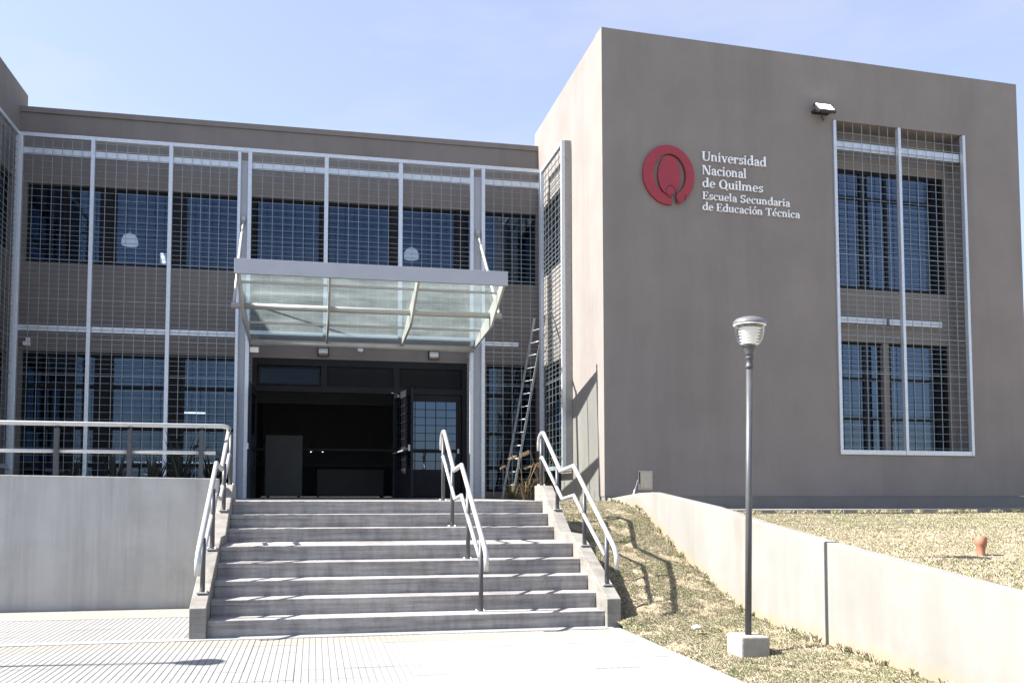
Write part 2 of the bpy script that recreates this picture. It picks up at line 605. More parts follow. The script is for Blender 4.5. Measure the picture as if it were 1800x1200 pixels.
gb = MB().add([(-1500, -1500, -0.06), (1500, -1500, -0.06), (1500, 1500, -0.06), (-1500, 1500, -0.06)], [(0, 1, 2, 3)])
tag(gb.build('ground', 'far_ground'), kind='structure')

# pavement bed; the ribbed tiles lie on it
pv = MB()
pv.box(-16, -1.66, -16, -5.29, -0.05, -0.0055)
pv.box(-16, -6.05, -5.288, -2.86, -0.05, -0.0055)
pave = tag(pv.build('pavement', 'pavement_bed'), kind='structure')

T = 0.4
RIBS = 7


def tile_mesh(name, mat):
    p = T / RIBS
    prof = [(0.002, -0.012), (T - 0.002, -0.012)]
    top = []
    for i in range(RIBS):
        a = i * p
        top += [(a + 0.0038, -0.0042), (a + 0.0047, 0.0), (a + p - 0.0047, 0.0), (a + p - 0.0038, -0.0042)]
    top[0] = (0.002, -0.0042)
    top[-1] = (T - 0.002, -0.0042)
    mb = MB().prism_y([(x, z) for x, z in prof] + top[::-1], 0.002, T - 0.002)
    me = bpy.data.meshes.new(name)
    me.from_pydata(mb.v, [], mb.f)
    me.materials.append(MATS[mat])
    bm = bmesh.new()
    bm.from_mesh(me)
    bmesh.ops.recalc_face_normals(bm, faces=bm.faces)
    bm.to_mesh(me)
    bm.free()
    return me


tile_a = tile_mesh('pavement_tile', 'paver')
tile_b = tile_mesh('pavement_tile', 'paver_cream')


def lay(x, y, me):
    o = bpy.data.objects.new('pavement_tile', me)
    COL.objects.link(o)
    o.location = (x, y, random.uniform(-0.0010, 0.0008))
    o.rotation_euler = (random.uniform(-0.002, 0.002), random.uniform(-0.002, 0.002), random.uniform(-0.0015, 0.0015))
    o.parent = pave


ROW0 = -5.46
nt_ = 0
for r_ in range(8):
    for c_ in range(20):
        x = -1.80 - T * (c_ + 1)
        y = ROW0 - T * (r_ + 1)
        if x > -8.9 and nt_ < 200:
            lay(x, y, tile_b if r_ == 0 else tile_a)
            nt_ += 1
for r_ in range(4):
    for c_ in range(9):
        lay(-6.10 - T * (c_ + 1), -3.72 - T * (r_ + 1), tile_a)
# the tiles farther off, as one sheet of ribs
far = MB()
for x in np.arange(-16, -8.95, T / RIBS):
    far.box(x + 0.0042, x + T / RIBS - 0.0042, -9.6, -5.47, -0.0052, -0.001)
for x in np.arange(-16, -9.75, T / RIBS):
    far.box(x + 0.0042, x + T / RIBS - 0.0042, -5.28, -3.73, -0.0052, -0.001)
for x in np.arange(-8.9, -1.85, T / RIBS):
    far.box(x + 0.0042, x + T / RIBS - 0.0042, -16, -8.67, -0.0052, -0.001)
far.build('pavement_tile_field', 'paver', pave, kind='stuff')
bd = MB()
bd.box(-16, -1.72, -5.455, -5.295, -0.02, 0.004)
bd.build('border_strip', 'paver_grey', pave)
bd = MB()
bd.box(-16, -6.06, -3.715, -2.862, -0.02, 0.002)
bd.build('smooth_strip', 'paver_cream', pave)
kb = MB()
kb.box(-1.795, -1.665, -16, -5.46, -0.05, 0.006)
kb.build('edge_strip', 'paver', pave)

# grassed slope between the stairs and the retaining wall, lawn behind the wall
WALLX = lambda y: 0.02 + 0.0628 * (y + 0.1)


def slope_edge(x, y):
    # x runs 0..1 across the strip
    left = -1.62 if y > -5.30 else -1.66
    return left + x * ((WALLX(y) + 0.03) - left)


tag(terrain('grass_slope', 0, 1, -12, 0.4, 0.06, slope_z, 'soil', slope_edge, 0.018), kind='structure')
bdz = MB().box(-1.62, 0.0, 0.38, 4.32, 0.9, 1.2)
tag(bdz.build('planting_bed', 'soil'), kind='structure')
tag(terrain('lawn', 0, 1, -16, 0.6, 0.12, lawn_z, 'soil', lambda x, y: WALLX(y) + 0.07 + (x ** 1.6) * 24, 0.012), kind='structure')


def blades(name, pts, hmin, hmax, width, mat, lean=0.8, label=None):
    n = len(pts)
    P = np.array(pts)
    az = rng.uniform(0, 2 * pi, n)
    h = rng.uniform(hmin, hmax, n)
    ln = rng.uniform(0.2, lean, n) * h * 1.6
    w = width * rng.uniform(0.6, 1.3, n)
    dx, dy = np.cos(az), np.sin(az)
    sx, sy = -dy * w, dx * w
    V = np.zeros((n, 4, 3))
    V[:, 0] = P + np.stack([sx, sy, -0.01 + 0 * h], 1)
    V[:, 1] = P - np.stack([sx, sy, 0.01 + 0 * h], 1)
    V[:, 2] = P + np.stack([dx * ln * .45 - sx * .8, dy * ln * .45 - sy * .8, h * .75], 1)
    V[:, 3] = P + np.stack([dx * ln, dy * ln, h], 1)
    me = bpy.data.meshes.new(name)
    me.vertices.add(n * 4)
    me.vertices.foreach_set('co', V.reshape(-1))
    tri = np.array([[0, 1, 2], [0, 2, 3]])
    idx = (np.arange(n)[:, None, None] * 4 + tri[None]).reshape(-1)
    me.loops.add(len(idx))
    me.loops.foreach_set('vertex_index', idx)
    me.polygons.add(n * 2)
    me.polygons.foreach_set('loop_start', np.arange(0, n * 6, 3))
    me.update(calc_edges=True)
    at = me.attributes.new('tint', 'FLOAT', 'POINT')
    at.data.foreach_set('value', np.repeat(rng.uniform(0, 1, n), 4))
    me.materials.append(MATS[mat])
    o = bpy.data.objects.new(name, me)
    COL.objects.link(o)
    return o


SYS = np.linspace(-12, 0.6, 253)
SXS = np.linspace(-1.7, 0.1, 61)
SGRID = np.array([[slope_z(x, y) for x in SXS] for y in SYS])


def grid_z(x, y):
    fx_ = np.clip((x - SXS[0]) / (SXS[1] - SXS[0]), 0, len(SXS) - 1.001)
    fy_ = np.clip((y - SYS[0]) / (SYS[1] - SYS[0]), 0, len(SYS) - 1.001)
    i, j = fx_.astype(int), fy_.astype(int)
    u, v = fx_ - i, fy_ - j
    return (SGRID[j, i] * (1 - u) + SGRID[j, i + 1] * u) * (1 - v) + (SGRID[j + 1, i] * (1 - u) + SGRID[j + 1, i + 1] * u) * v


N = 420000
y = rng.uniform(-9.6, 0.3, N)
left_x = np.where(y > -5.30, -1.62, -1.66)
x = left_x + rng.random(N) * ((0.02 + 0.0628 * (y + 0.1) + 0.03) - left_x)
bare = np.sin(x * 7.1 + y * 2.3) * np.sin(y * 4.7 - x * 3.1) + 0.5 * np.sin(x * 17 + y * 11)
keep = ~((bare > 0.45) & (rng.random(N) < 0.88))
x, y = x[keep], y[keep]
tag(blades('grass', np.stack([x, y, grid_z(x, y)], 1), 0.006, 0.026, 0.0015, 'dry_grass', 0.9), 'short dry grass on the slope beside the stairs', 'grass', kind='stuff')
N = 420000
y = np.where(rng.random(N) < 0.5, rng.uniform(-11, 0.3, N), rng.uniform(-4, 0.3, N))
x = 0.02 + 0.0628 * (y + 0.1) + 0.135 + rng.random(N) ** 1.3 * 10.5
bare = np.sin(x * 5.1 + y * 2.3) * np.sin(y * 3.7 - x * 2.1) + 0.5 * np.sin(x * 13 + y * 9)
keep = ((y < -0.90 + 0.0545 * x)) & ~((bare > 0.6) & (rng.random(N) < 0.75))
x, y = x[keep], y[keep]
z = 1.09 + 0.033 * np.minimum(y, 0) - 0.006 * np.maximum(-y - 8, 0) + 0.01 * np.sin(x * 0.9 + y * 0.5)
tag(blades('grass', np.stack([x, y, z], 1), 0.006, 0.028, 0.0018, 'dry_grass', 0.9), 'short dry lawn grass behind the long pale wall', 'grass', kind='stuff')
# taller tufts that the mower left along the walls and the concrete strip
N = 5200
y = rng.uniform(-9.5, -0.3, N)
k = rng.random(N) < 0.55
x = np.where(k, 0.0245 + 0.0628 * y - np.abs(rng.normal(0, .025, N)), -1.60 + np.abs(rng.normal(0, .03, N)))
k2 = (np.sin(y * 5.3) + np.sin(y * 13.1 + 1) > -0.1) & ((y > -5.3) | k)
x, y = x[k2], y[k2]
tag(blades('grass', np.stack([x, y, grid_z(x, y)], 1), 0.03, 0.085, 0.0022, 'dry_grass', 0.6), 'taller grass tufts along the foot of the pale wall', 'grass', kind='stuff')
N = 5200
u = rng.uniform(1.0, 9.0, N)
d = 0.87 + np.abs(rng.normal(0, .05, N))
k2 = np.sin(u * 4.3) + np.sin(u * 11.7) > -0.2
u, d = u[k2], d[k2]
x, y = u * math.cos(.0545) + d * math.sin(.0545), -0.0604 + u * math.sin(.0545) - d * math.cos(.0545)
tag(blades('grass', np.stack([x, y, 1.09 + 0.033 * y], 1), 0.03, 0.09, 0.0026, 'dry_grass', 0.6), 'ragged dry grass along the concrete strip under the right block', 'grass', kind='stuff')

# ------------------------------------------------------------------ landing, stairs, walls
H, TR, EX, Y0 = 0.165, 0.2935, 0.5642, -5.2827
XC1, XC2 = -5.885, -1.776
lb = MB()
lb.box(-15, -6.05, -2.66, 4.3, 0.8, LAND)
lb.box(-6.048, -1.62, -2.36, 4.3, 0.8, LAND - 0.002)
tag(lb.build('landing', 'landing_concrete'), kind='structure')

st = thing('staircase', 'wide grey concrete staircase of eight steps up to the entrance', 'stairs', ((XC1 + XC2) / 2, Y0, 0))
off = Vector(st.location)


def nose_y(k):
    return Y0 + (k - 1) * TR + (EX if k >= 6 else 0)


for k in range(1, 9):
    ya = nose_y(k)
    yb = nose_y(k + 1) + 0.03 if k < 8 else -2.35
    z1 = H * k
    z0 = z1 - H if k > 1 else -0.03
    prof = [(ya + 0.014, z0 - (0.02 if k > 1 else 0)), (ya + 0.014, z1 - 0.058), (ya, z1 - 0.052), (ya, z1), (yb, z1), (yb, z0 - (0.02 if k > 1 else 0))]
    jx = random.uniform(-.001, .001)
    mb = MB().prism_x([(y - off.y, z) for y, z in prof], XC1 + 0.001 - off.x + jx, XC2 - 0.001 - off.x)
    mb.build('step', 'step_concrete', st, bevel=0.007)

ch_prof = [(-5.36, -0.03), (-5.36, 0.30), (-4.03, 0.93), (-3.52, 0.93), (-2.62, 1.53), (-2.22, 1.53), (-2.22, -0.03)]
for x0, x1 in ((-6.045, XC1), (XC2, -1.62)):
    mb = MB().prism_x([(y - off.y, z) for y, z in ch_prof], x0 - off.x, x1 - off.x)
    mb.build('cheek_wall', 'cheek_concrete', st, bevel=0.008)

rw = MB()
rw.add([(-15, -2.85, -0.05), (-6.05, -2.85, -0.05), (-6.05, -2.67, -0.05), (-15, -2.67, -0.05), (-15, -2.85, 1.73), (-6.05, -2.85, 1.607), (-6.05, -2.67, 1.607), (-15, -2.67, 1.73)],
       [(0, 3, 2, 1), (4, 5, 6, 7), (0, 1, 5, 4), (1, 2, 6, 5), (2, 3, 7, 6), (3, 0, 4, 7)])
tag(rw.build('ramp_wall', 'ramp_concrete', bevel=0.008), 'grey concrete wall with streaks to the left of the stairs', 'wall')

# retaining wall running from the corner of the right block towards the viewer
top = [(-0.15, 1.33), (-0.75, 1.367), (-1.9, 1.43), (-2.55, 1.44), (-4.73, 1.269), (-5.96, 1.128), (-7.46, 0.985), (-8.57, 0.892), (-9.72, 0.80), (-13, 0.55)]
wl = MB()
ys_w = sorted(set([y for y, z in top] + list(np.arange(-12.8, -0.2, 0.2).round(3))), reverse=True)
n = len(ys_w)
vs, dirt = [], []
for y in ys_w:
    x = WALLX(y)
    z = float(np.interp(y, [p_[0] for p_ in top[::-1]], [p_[1] for p_ in top[::-1]]))
    g = min(slope_z(x, y), z - .12)
    gd = min(g + 0.20, z - .05)
    vs += [(x, y, -0.1), (x, y, g), (x, y, gd), (x + 0.004, y, z - 0.008), (x + 0.012, y, z), (x + 0.122, y, z), (x + 0.13, y, z - 0.012), (x + 0.13, y, -0.1)]
    dirt += [1, 1, 0, 0, 0, 0, 0, 0]
fs = [tuple(range(8)), tuple(8 * (n - 1) + i for i in range(7, -1, -1))]
for i in range(n - 1):
    for a_ in range(8):
        b2 = (a_ + 1) % 8
        fs.append((8 * i + b2, 8 * i + a_, 8 * i + 8 + a_, 8 * i + 8 + b2))
wl.add(vs, fs)
ret = wl.build('retaining_wall', 'pale_render')
at = ret.data.attributes.new('dirt', 'FLOAT', 'POINT')
at.data.foreach_set('value', dirt)
mt = MATS['pale_render']
t = mt.node_tree
b = t.nodes['Principled BSDF']
src = b.inputs['Base Color'].links[0].from_socket
an = t.nodes.new('ShaderNodeAttribute')
an.attribute_name = 'dirt'
dn = noise(t, pos(t), 5, 6, 0.65)
mm = t.nodes.new('ShaderNodeMath')
mm.operation = 'MULTIPLY'
t.links.new(an.outputs['Fac'], mm.inputs[0])
t.links.new(dn, mm.inputs[1])
dc = ramp(t, mm.outputs[0], [(0.10, (0, 0, 0)), (0.55, (0.85, 0.85, 0.85))])
t.links.new(mixc(t, dc, src, (0.30, 0.22, 0.13)), b.inputs['Base Color'])
tag(ret, 'long pale rendered garden wall sloping down from the right block', 'wall')

# ------------------------------------------------------------------ main block
FY = 4.4
XL = -10.75
main = thing('school_building', 'brown central building block with ribbon windows and open entrance doors', 'building', (-5.4, FY, LAND))
mo = Vector(main.location)


def M3(u, d, z):
    return (u - mo.x, FY + d - mo.y, z - mo.z)


ZU0, ZU1, ZL0, ZL1 = 6.05, 7.65, 1.44, 4.25
DX0, DX1, DZ1 = -6.15, -1.61, 4.25
holes = [(-10.59, -0.05, ZU0, ZU1), (-10.59, -6.36, ZL0, ZL1), (-1.18, -0.05, ZL0, ZL1), (DX0, DX1, 1.30, DZ1)]
holed_wall('wall', 'stucco_brown', main, [XL - 0.02, 0.02], [0.7, 9.10], holes, M3, 0.25)
cap = MB()
cap.box(XL - mo.x, 0 - mo.x, -0.035, 0.30, 9.09 - mo.z, 9.205 - mo.z)
cap.build('parapet_cap', 'stucco_brown', main, bevel=0.006)
rf = MB()
rf.box(XL + .01 - mo.x, -.01 - mo.x, 0.26, 9.0, 8.75 - mo.z, 8.95 - mo.z)
rf.build('roof', 'far_ground', main)
# rooms behind the glass
rm = MB()
rm.box(XL - mo.x, 0 - mo.x, 0.26, 9.0, 1.15 - mo.z, LAND - 0.004 - mo.z)
rm.build('floor', 'dark_floor', main)
rm = MB()
rm.box(XL - mo.x, 0 - mo.x, 0.252, 9.0, 4.55 - mo.z, 5.4 - mo.z)
rm.build('floor_slab', 'room_paint', main)
rm = MB()
rm.box(XL - mo.x, 0 - mo.x, 8.8, 9.0, 1.32 - mo.z, 8.75 - mo.z)
rm.box(-6.5 - mo.x, -6.4 - mo.x, 0.252, 8.8, 1.32 - mo.z, 4.55 - mo.z)
rm.box(-1.5 - mo.x, -1.4 - mo.x, 0.252, 8.8, 1.32 - mo.z, 4.55 - mo.z)
rm.box(XL + .001 - mo.x, XL + .1 - mo.x, 0.27, 8.8, 1.32 - mo.z, 8.75 - mo.z)
rm.box(-.1 - mo.x, -.001 - mo.x, 0.27, 8.8, 1.32 - mo.z, 8.75 - mo.z)
rm.build('interior_wall', 'room_paint', main)
for y_, z_, h_ in ((2.2, 3.95, .3), (4.6, 3.75, .35), (4.9, 2.55, .06), (6.8, 2.2, .08)):
    MB().box(-6.39 - mo.x, -1.51 - mo.x, y_, y_ + .2, z_ - mo.z, z_ + h_ - mo.z).build('interior_beam', 'room_paint', main)


def M3w(u, d, z):
    return (u - mo.x, FY + 0.09 + d - mo.y, z - mo.z)


posts_u = [(-9.17, -8.96), (-7.79, -7.58), (-6.38, -6.17), (-4.77, -4.65), (-3.28, -3.11), (-1.84, -1.70)]
edges = [-10.59] + [x for p_ in posts_u for x in p_] + [-0.05]
for i in range(0, len(edges), 2):
    a, b_ = edges[i], edges[i + 1]
    window(main, a + 0.004, b_ - 0.004, ZU0 + 0.004, ZU1 - 0.004, M3w, [(a + b_) / 2] if i == 0 else [], [], 'window_glass', 0.05)
for a, b_ in posts_u:
    mb = MB()
    mb.box(a - mo.x, b_ - mo.x, 0.06, 0.2, ZU0 - mo.z, ZU1 - mo.z)
    mb.build('window_post', 'frame_dark', main)
zl = [1.98, 2.73, 3.57]
for a, b_, dv in ((-10.59, -9.17, [-9.72]), (-8.96, -7.79, []), (-7.58, -6.36, []), (-1.18, -0.05, [-0.72])):
    window(main, a + 0.004, b_ - 0.004, ZL0 + 0.004, ZL1 - 0.004, M3w, dv, zl, 'window_glass', 0.075)
for a, b_ in posts_u[:2]:
    mb = MB()
    mb.box(a - mo.x, b_ - mo.x, 0.06, 0.2, ZL0 - mo.z, ZL1 - mo.z)
    mb.build('window_post', 'frame_dark', main)

# entrance: frame, transom lights, two open leaves, one closed leaf
df = MB()
fy0, fy1 = 0.0, 0.12


def db(x0, x1, z0, z1, y0=fy0, y1=fy1, mb=None):
    (mb or df).box(x0 - mo.x, x1 - mo.x, y0, y1, z0 - mo.z, z1 - mo.z)


db(-6.145, -6.05, 1.325, 4.245)
db(-1.72, -1.615, 1.325, 4.245)
db(-6.05, -1.72, 4.10, 4.245, 0.002, 0.118)
db(-6.05, -1.72, 3.55, 3.67, 0.004, 0.116)
db(-3.21, -3.08, 1.325, 4.10, 0.006, 0.114)
db(-4.74, -4.61, 3.67, 4.10, 0.006, 0.114)
dframe = df.build('door_frame', 'frame_grey', main)
for a, b_ in ((-6.05, -4.74),):
    window(main, a + 0.02, b_ - 0.02, 3.69, 4.08, lambda u, d, z: (u - mo.x, 0.03 + d, z - mo.z), [], [], 'dim_glass', 0.035, 0.05, 'transom_window', 'frame_dark')


for a, b_ in ((-4.61, -3.21), (-3.08, -1.72)):
    mb = MB().box(a + .005 - mo.x, b_ - .005 - mo.x, 0.05, 0.08, 3.675 - mo.z, 4.095 - mo.z)
    mb.box(a + .05 - mo.x, b_ - .05 - mo.x, 0.035, 0.051, 3.72 - mo.z, 3.98 - mo.z)
    tp = mb.build('transom_panel', 'frame_dark', main)
    for k in range(7):
        z = 3.735 + k * .035
        MB().box(a + .06 - mo.x, b_ - .06 - mo.x, 0.024, 0.0345, z - mo.z, z + .018 - mo.z).build('slat', 'frame_dark', tp)


def door_leaf(hx, hy, w, ang, zt, fittings=True):
    """leaf hinged at (hx,hy), built along local +x then turned"""
    lf = MB()
    t2 = 0.022
    z0, z1 = LAND + 0.015 - mo.z, zt - mo.z
    lf.box(0, 0.10, -t2, t2, z0, z1)
    lf.box(w - 0.10, w, -t2, t2, z0, z1)
    lf.box(0.10, w - 0.10, -t2 + .001, t2 - .001, z0, z0 + 0.60)
    lf.box(0.10, w - 0.10, -t2 + .001, t2 - .001, z0 + 0.96, z0 + 1.04)
    lf.box(0.10, w - 0.10, -t2 + .001, t2 - .001, z1 - 0.14, z1)
    o = lf.build('door', 'frame_grey', main)
    o.location = (hx - mo.x, hy - mo.y, 0)
    o.rotation_euler = (0, 0, ang)
    for a, b_ in ((z0 + 0.60, z0 + 0.96), (z0 + 1.04, z1 - 0.14)):
        g = MB().box(0.095, w - 0.095, -0.004, 0.004, a - .004, b_ + .004)
        g.build('pane', 'dark_glass', o)
        br = MB()
        for i in range(1, 5):
            x = 0.10 + (w - 0.2) * i / 5
            br.box(x - .007, x + .007, -0.018, -0.006, a, b_)
        nz = max(2, int((b_ - a) / 0.155))
        for i in range(1, nz):
            z = a + (b_ - a) * i / nz
            br.box(0.10, w - 0.10, -0.0175, -0.0065, z - .006, z + .006)
        br.build('door_bars', 'frame_dark', o)
    if not fittings:
        MB().box(w - .08, w - .04, -.05, -t2, z0 + .95, z0 + 1.05).build('handle', 'silver', o)
        return o
    hb = MB().beam((w - 0.12, -0.05, z0 + 0.98), (0.12, -0.09, z0 + 0.93), 0.03, 0.03)
    hb.box(w - 0.10, w - 0.06, -0.06, -t2, z0 + 0.94, z0 + 1.06)
    hb.build('push_bar', 'silver', o)
    cl = MB().box(0.10, 0.34, -0.06, -t2, z1 - 0.10, z1 - 0.045)
    cl.beam((0.3, -0.05, z1 - 0.04), (0.52, -0.22, z1 - 0.035), 0.02, 0.012)
    cl.build('door_closer', 'silver', o)
    return o


door_leaf(-3.06, FY + 0.05, 1.32, 0, 3.54, False)
door_leaf(-3.15, FY - 0.01, 1.30, -pi / 2 + 0.16, 3.54)
door_leaf(-6.06, FY - 0.01, 1.30, -pi / 2 - 0.02, 3.54)

# ------------------------------------------------------------------ right block
RA = 0.0545
ca, sa = math.cos(RA), math.sin(RA)
RY = -0.0604
right = thing('building_wing', 'brown right building block with barred tall window, sunlit on its left side', 'building', (0, RY, 1.0))
ro = Vector(right.location)


def R3(u, d, z):       # front face of the right block
    return (u * ca - d * sa - ro.x, RY + u * sa + d * ca - ro.y, z - ro.z)


RT, RW = 9.60, 8.855
NX0, NX1, NZ0, NZ1 = 4.61, 7.565, 2.14, 8.42
holed_wall('wall', 'stucco', right, [0.0, RW], [1.375, RT], [(NX0, NX1, NZ0, NZ1)], R3, 0.28)
hp = MB()
P = [R3(0.01, 0.008, 0.7), R3(RW - .01, 0.008, 0.7), R3(RW - .01, 0.27, 0.7), R3(0.01, 0.27, 0.7), R3(0.01, 0.008, 1.372), R3(RW - .01, 0.008, 1.372), R3(RW - .01, 0.27, 1.372), R3(0.01, 0.27, 1.372)]
hp.add(P, [(0, 3, 2, 1), (4, 5, 6, 7), (0, 1, 5, 4), (1, 2, 6, 5), (2, 3, 7, 6), (3, 0, 4, 7)])
hp.build('plinth', 'plinth', right)


def S3(u, d, z):       # left side, u = world y
    return (0 + d - ro.x, u - ro.y, z - ro.z)


SW = [(2.62, 4.25, ZU0 + .05, ZU1), (2.62, 4.25, 1.45, ZL1 - .1)]
holed_wall('wall', 'stucco', right, [RY + 0.262, 4.7], [0.8, RT - 0.001], SW, S3, 0.25)
# rest of the shell: back, far side, roof
sh = MB()
far_x = RW * ca
far_y = RY + RW * sa
sh.box(far_x - 0.25 - ro.x, far_x - 0.004 - ro.x, far_y + .285 - ro.y, 9 - ro.y, 0.8 - ro.z, RT - 0.002 - ro.z)
sh.box(0.26 - ro.x, far_x - 0.26 - ro.x, 8.75 - ro.y, 9 - ro.y, 0.8 - ro.z, RT - 0.002 - ro.z)
sh.box(0.002 - ro.x, 0.25 - ro.x, 4.702 - ro.y, 9 - ro.y, 0.8 - ro.z, 9.2 - ro.z)
sh.build('wall', 'stucco', right)
rb = MB()
rb.box(0.25 - ro.x, far_x - 0.25 - ro.x, 0.75 - ro.y, 8.9 - ro.y, 9.1 - ro.z, 9.25 - ro.z)
rb.build('roof', 'far_ground', right)
nb = MB()
# niche: back wall and reveals
ND = 0.42
for (u0, u1, d0, d1, z0, z1) in ((NX0 - .12, NX0, .28, ND, NZ0 - .1, NZ1 + .1), (NX1, NX1 + .12, .28, ND, NZ0 - .1, NZ1 + .1), (NX0, NX1, .28, ND, NZ1, NZ1 + .1), (NX0, NX1, .28, ND, NZ0 - .1, NZ0)):
    P = [R3(u0, d0, z0), R3(u1, d0, z0), R3(u1, d1, z0), R3(u0, d1, z0), R3(u0, d0, z1), R3(u1, d0, z1), R3(u1, d1, z1), R3(u0, d1, z1)]
    nb.add(P, [(0, 3, 2, 1), (4, 5, 6, 7), (0, 1, 5, 4), (1, 2, 6, 5), (2, 3, 7, 6), (3, 0, 4, 7)])
nb.build('niche_reveal', 'stucco', right)
RNW = [(NX0 + 0.02, 7.45, 5.35, 7.70), (NX0 + 0.02, 7.45, 2.16, 4.33)]
holed_wall('niche_wall', 'stucco', right, [NX0 - .1, NX1 + .1], [NZ0 - .1, NZ1 + .1], RNW, lambda u, d, z: R3(u, ND + d, z), 0.2)
for (a, b_, c, d), dz in zip(RNW, ([7.15], [2.86, 3.62])):
    window(right, a + .003, b_ - .003, c + .003, d - .003, lambda u, dd, z: R3(u, ND + 0.06 + dd, z), [5.56, 6.12], dz, 'dark_glass', 0.06)
pl_ = MB()
u0, u1 = 5.93, 6.06
P = [R3(u0, ND + .0, 2.17), R3(u1, ND + .0, 2.17), R3(u1, ND + .1, 2.17), R3(u0, ND + .1, 2.17), R3(u0, ND + .0, 4.32), R3(u1, ND + .0, 4.32), R3(u1, ND + .1, 4.32), R3(u0, ND + .1, 4.32)]
pl_.add(P, [(0, 3, 2, 1), (4, 5, 6, 7), (0, 1, 5, 4), (1, 2, 6, 5), (2, 3, 7, 6), (3, 0, 4, 7)])
pl_.build('window_post', 'stucco', right)
for a, b_, c, d in SW:
    window(right, a + .003, b_ - .003, c + .003, d - .003, lambda u, dd, z: S3(u, 0.07 + dd, z), [3.43], [(c + d) / 2], 'dark_glass', 0.07)
fl = MB()
P = [R3(0.9, -.85, 1.0), R3(RW + .2, -.85, 1.0), R3(RW + .2, .004, 1.0), R3(0.9, .004, 1.0), R3(0.9, -.85, 1.15), R3(RW + .2, -.85, 1.15), R3(RW + .2, .004, 1.165), R3(0.9, .004, 1.165)]
fl.add(P, [(0, 3, 2, 1), (4, 5, 6, 7), (0, 1, 5, 4), (1, 2, 6, 5), (2, 3, 7, 6), (3, 0, 4, 7)])
fl.build('apron_strip', 'cheek_concrete', right)

# ------------------------------------------------------------------ left block
left = thing('building_wing', 'brown left building block in shade at the edge of the picture', 'building', (XL, 2, 1.0))
lo = Vector(left.location)


def L3(u, d, z):
    return (XL - d - lo.x, u - lo.y, z - lo.z)


LW = [(0.6, 4.05, ZU0 + .05, ZU1), (0.6, 4.05, 1.45, ZL1 - .1)]
holed_wall('wall', 'stucco_brown', left, [-0.06, 4.83], [0.8, 9.61], LW, L3, 0.25)
for a, b_, c, d in LW:
    window(left, a + .003, b_ - .003, c + .003, d - .003, lambda u, dd, z: L3(u, 0.07 + dd, z), [1.7, 2.8], [(c + d) / 2], 'dark_glass', 0.07)
lbx = MB()
lbx.box(-8.8, -0.25, -2.06, -1.8, -0.2, 8.605)
lbx.box(-8.8, -0.25, 2.6, 2.825, -0.2, 8.605)
lbx.box(-8.8, -8.55, -1.8, 2.6, -0.2, 8.605)
lbx.build('wall', 'stucco_brown', left)
lr = MB().box(-8.55, -0.25, -1.8, 2.6, 8.0, 8.2)
lr.build('roof', 'far_ground', left)

# ------------------------------------------------------------------ steel screens
SY = 3.5
ST_TOP = 8.30


def rows(z0, z1):
    """bar heights: wide spacing above and below, close spacing between"""
    out = []
    z = 8.215
    while z > 6.58:
        out.append((z, 0))
        z -= 0.1385
    z = 6.56
    i = 0
    while z > 3.70:
        out.append((z, 1 if i % 8 == 7 else 0))
        z -= 0.0952
        i += 1
    z = 3.665
    while z > 1.4:
        out.append((z, 1 if abs(z - 3.665) < .01 else 0))
        z -= 0.1385
    return [(a, b_) for a, b_ in out if z0 < a < z1]


def grating(parent, u0, u1, z0, z1, cells, to3, name='grating'):
    mb = MB()

    def bx(a, b_, c, d, d0, d1):
        P = [to3(a, d0, c), to3(b_, d0, c), to3(b_, d1, c), to3(a, d1, c), to3(a, d0, d), to3(b_, d0, d), to3(b_, d1, d), to3(a, d1, d)]
        mb.add(P, [(0, 3, 2, 1), (4, 5, 6, 7), (0, 1, 5, 4), (1, 2, 6, 5), (2, 3, 7, 6), (3, 0, 4, 7)])
    for i in range(1, cells):
        u = u0 + (u1 - u0) * i / cells + random.uniform(-.003, .003)
        bx(u - .0044, u + .0044, z0, z1, -0.004, 0.005)
    for z, th in rows(z0, z1):
        z += random.uniform(-.003, .003)
        h = 0.0055 if th else 0.0025
        bx(u0, u1, z - h, z + h, 0.006, 0.024)
    return mb.build(name, 'grating_steel', parent, kind='stuff')


scr = thing('steel_screen', 'tall galvanised grating screen across the central block behind the canopy', 'screen', (-5.4, SY, LAND))
so = Vector(scr.location)


def C3(u, d, z):
    return (u - so.x, d, z - so.z)


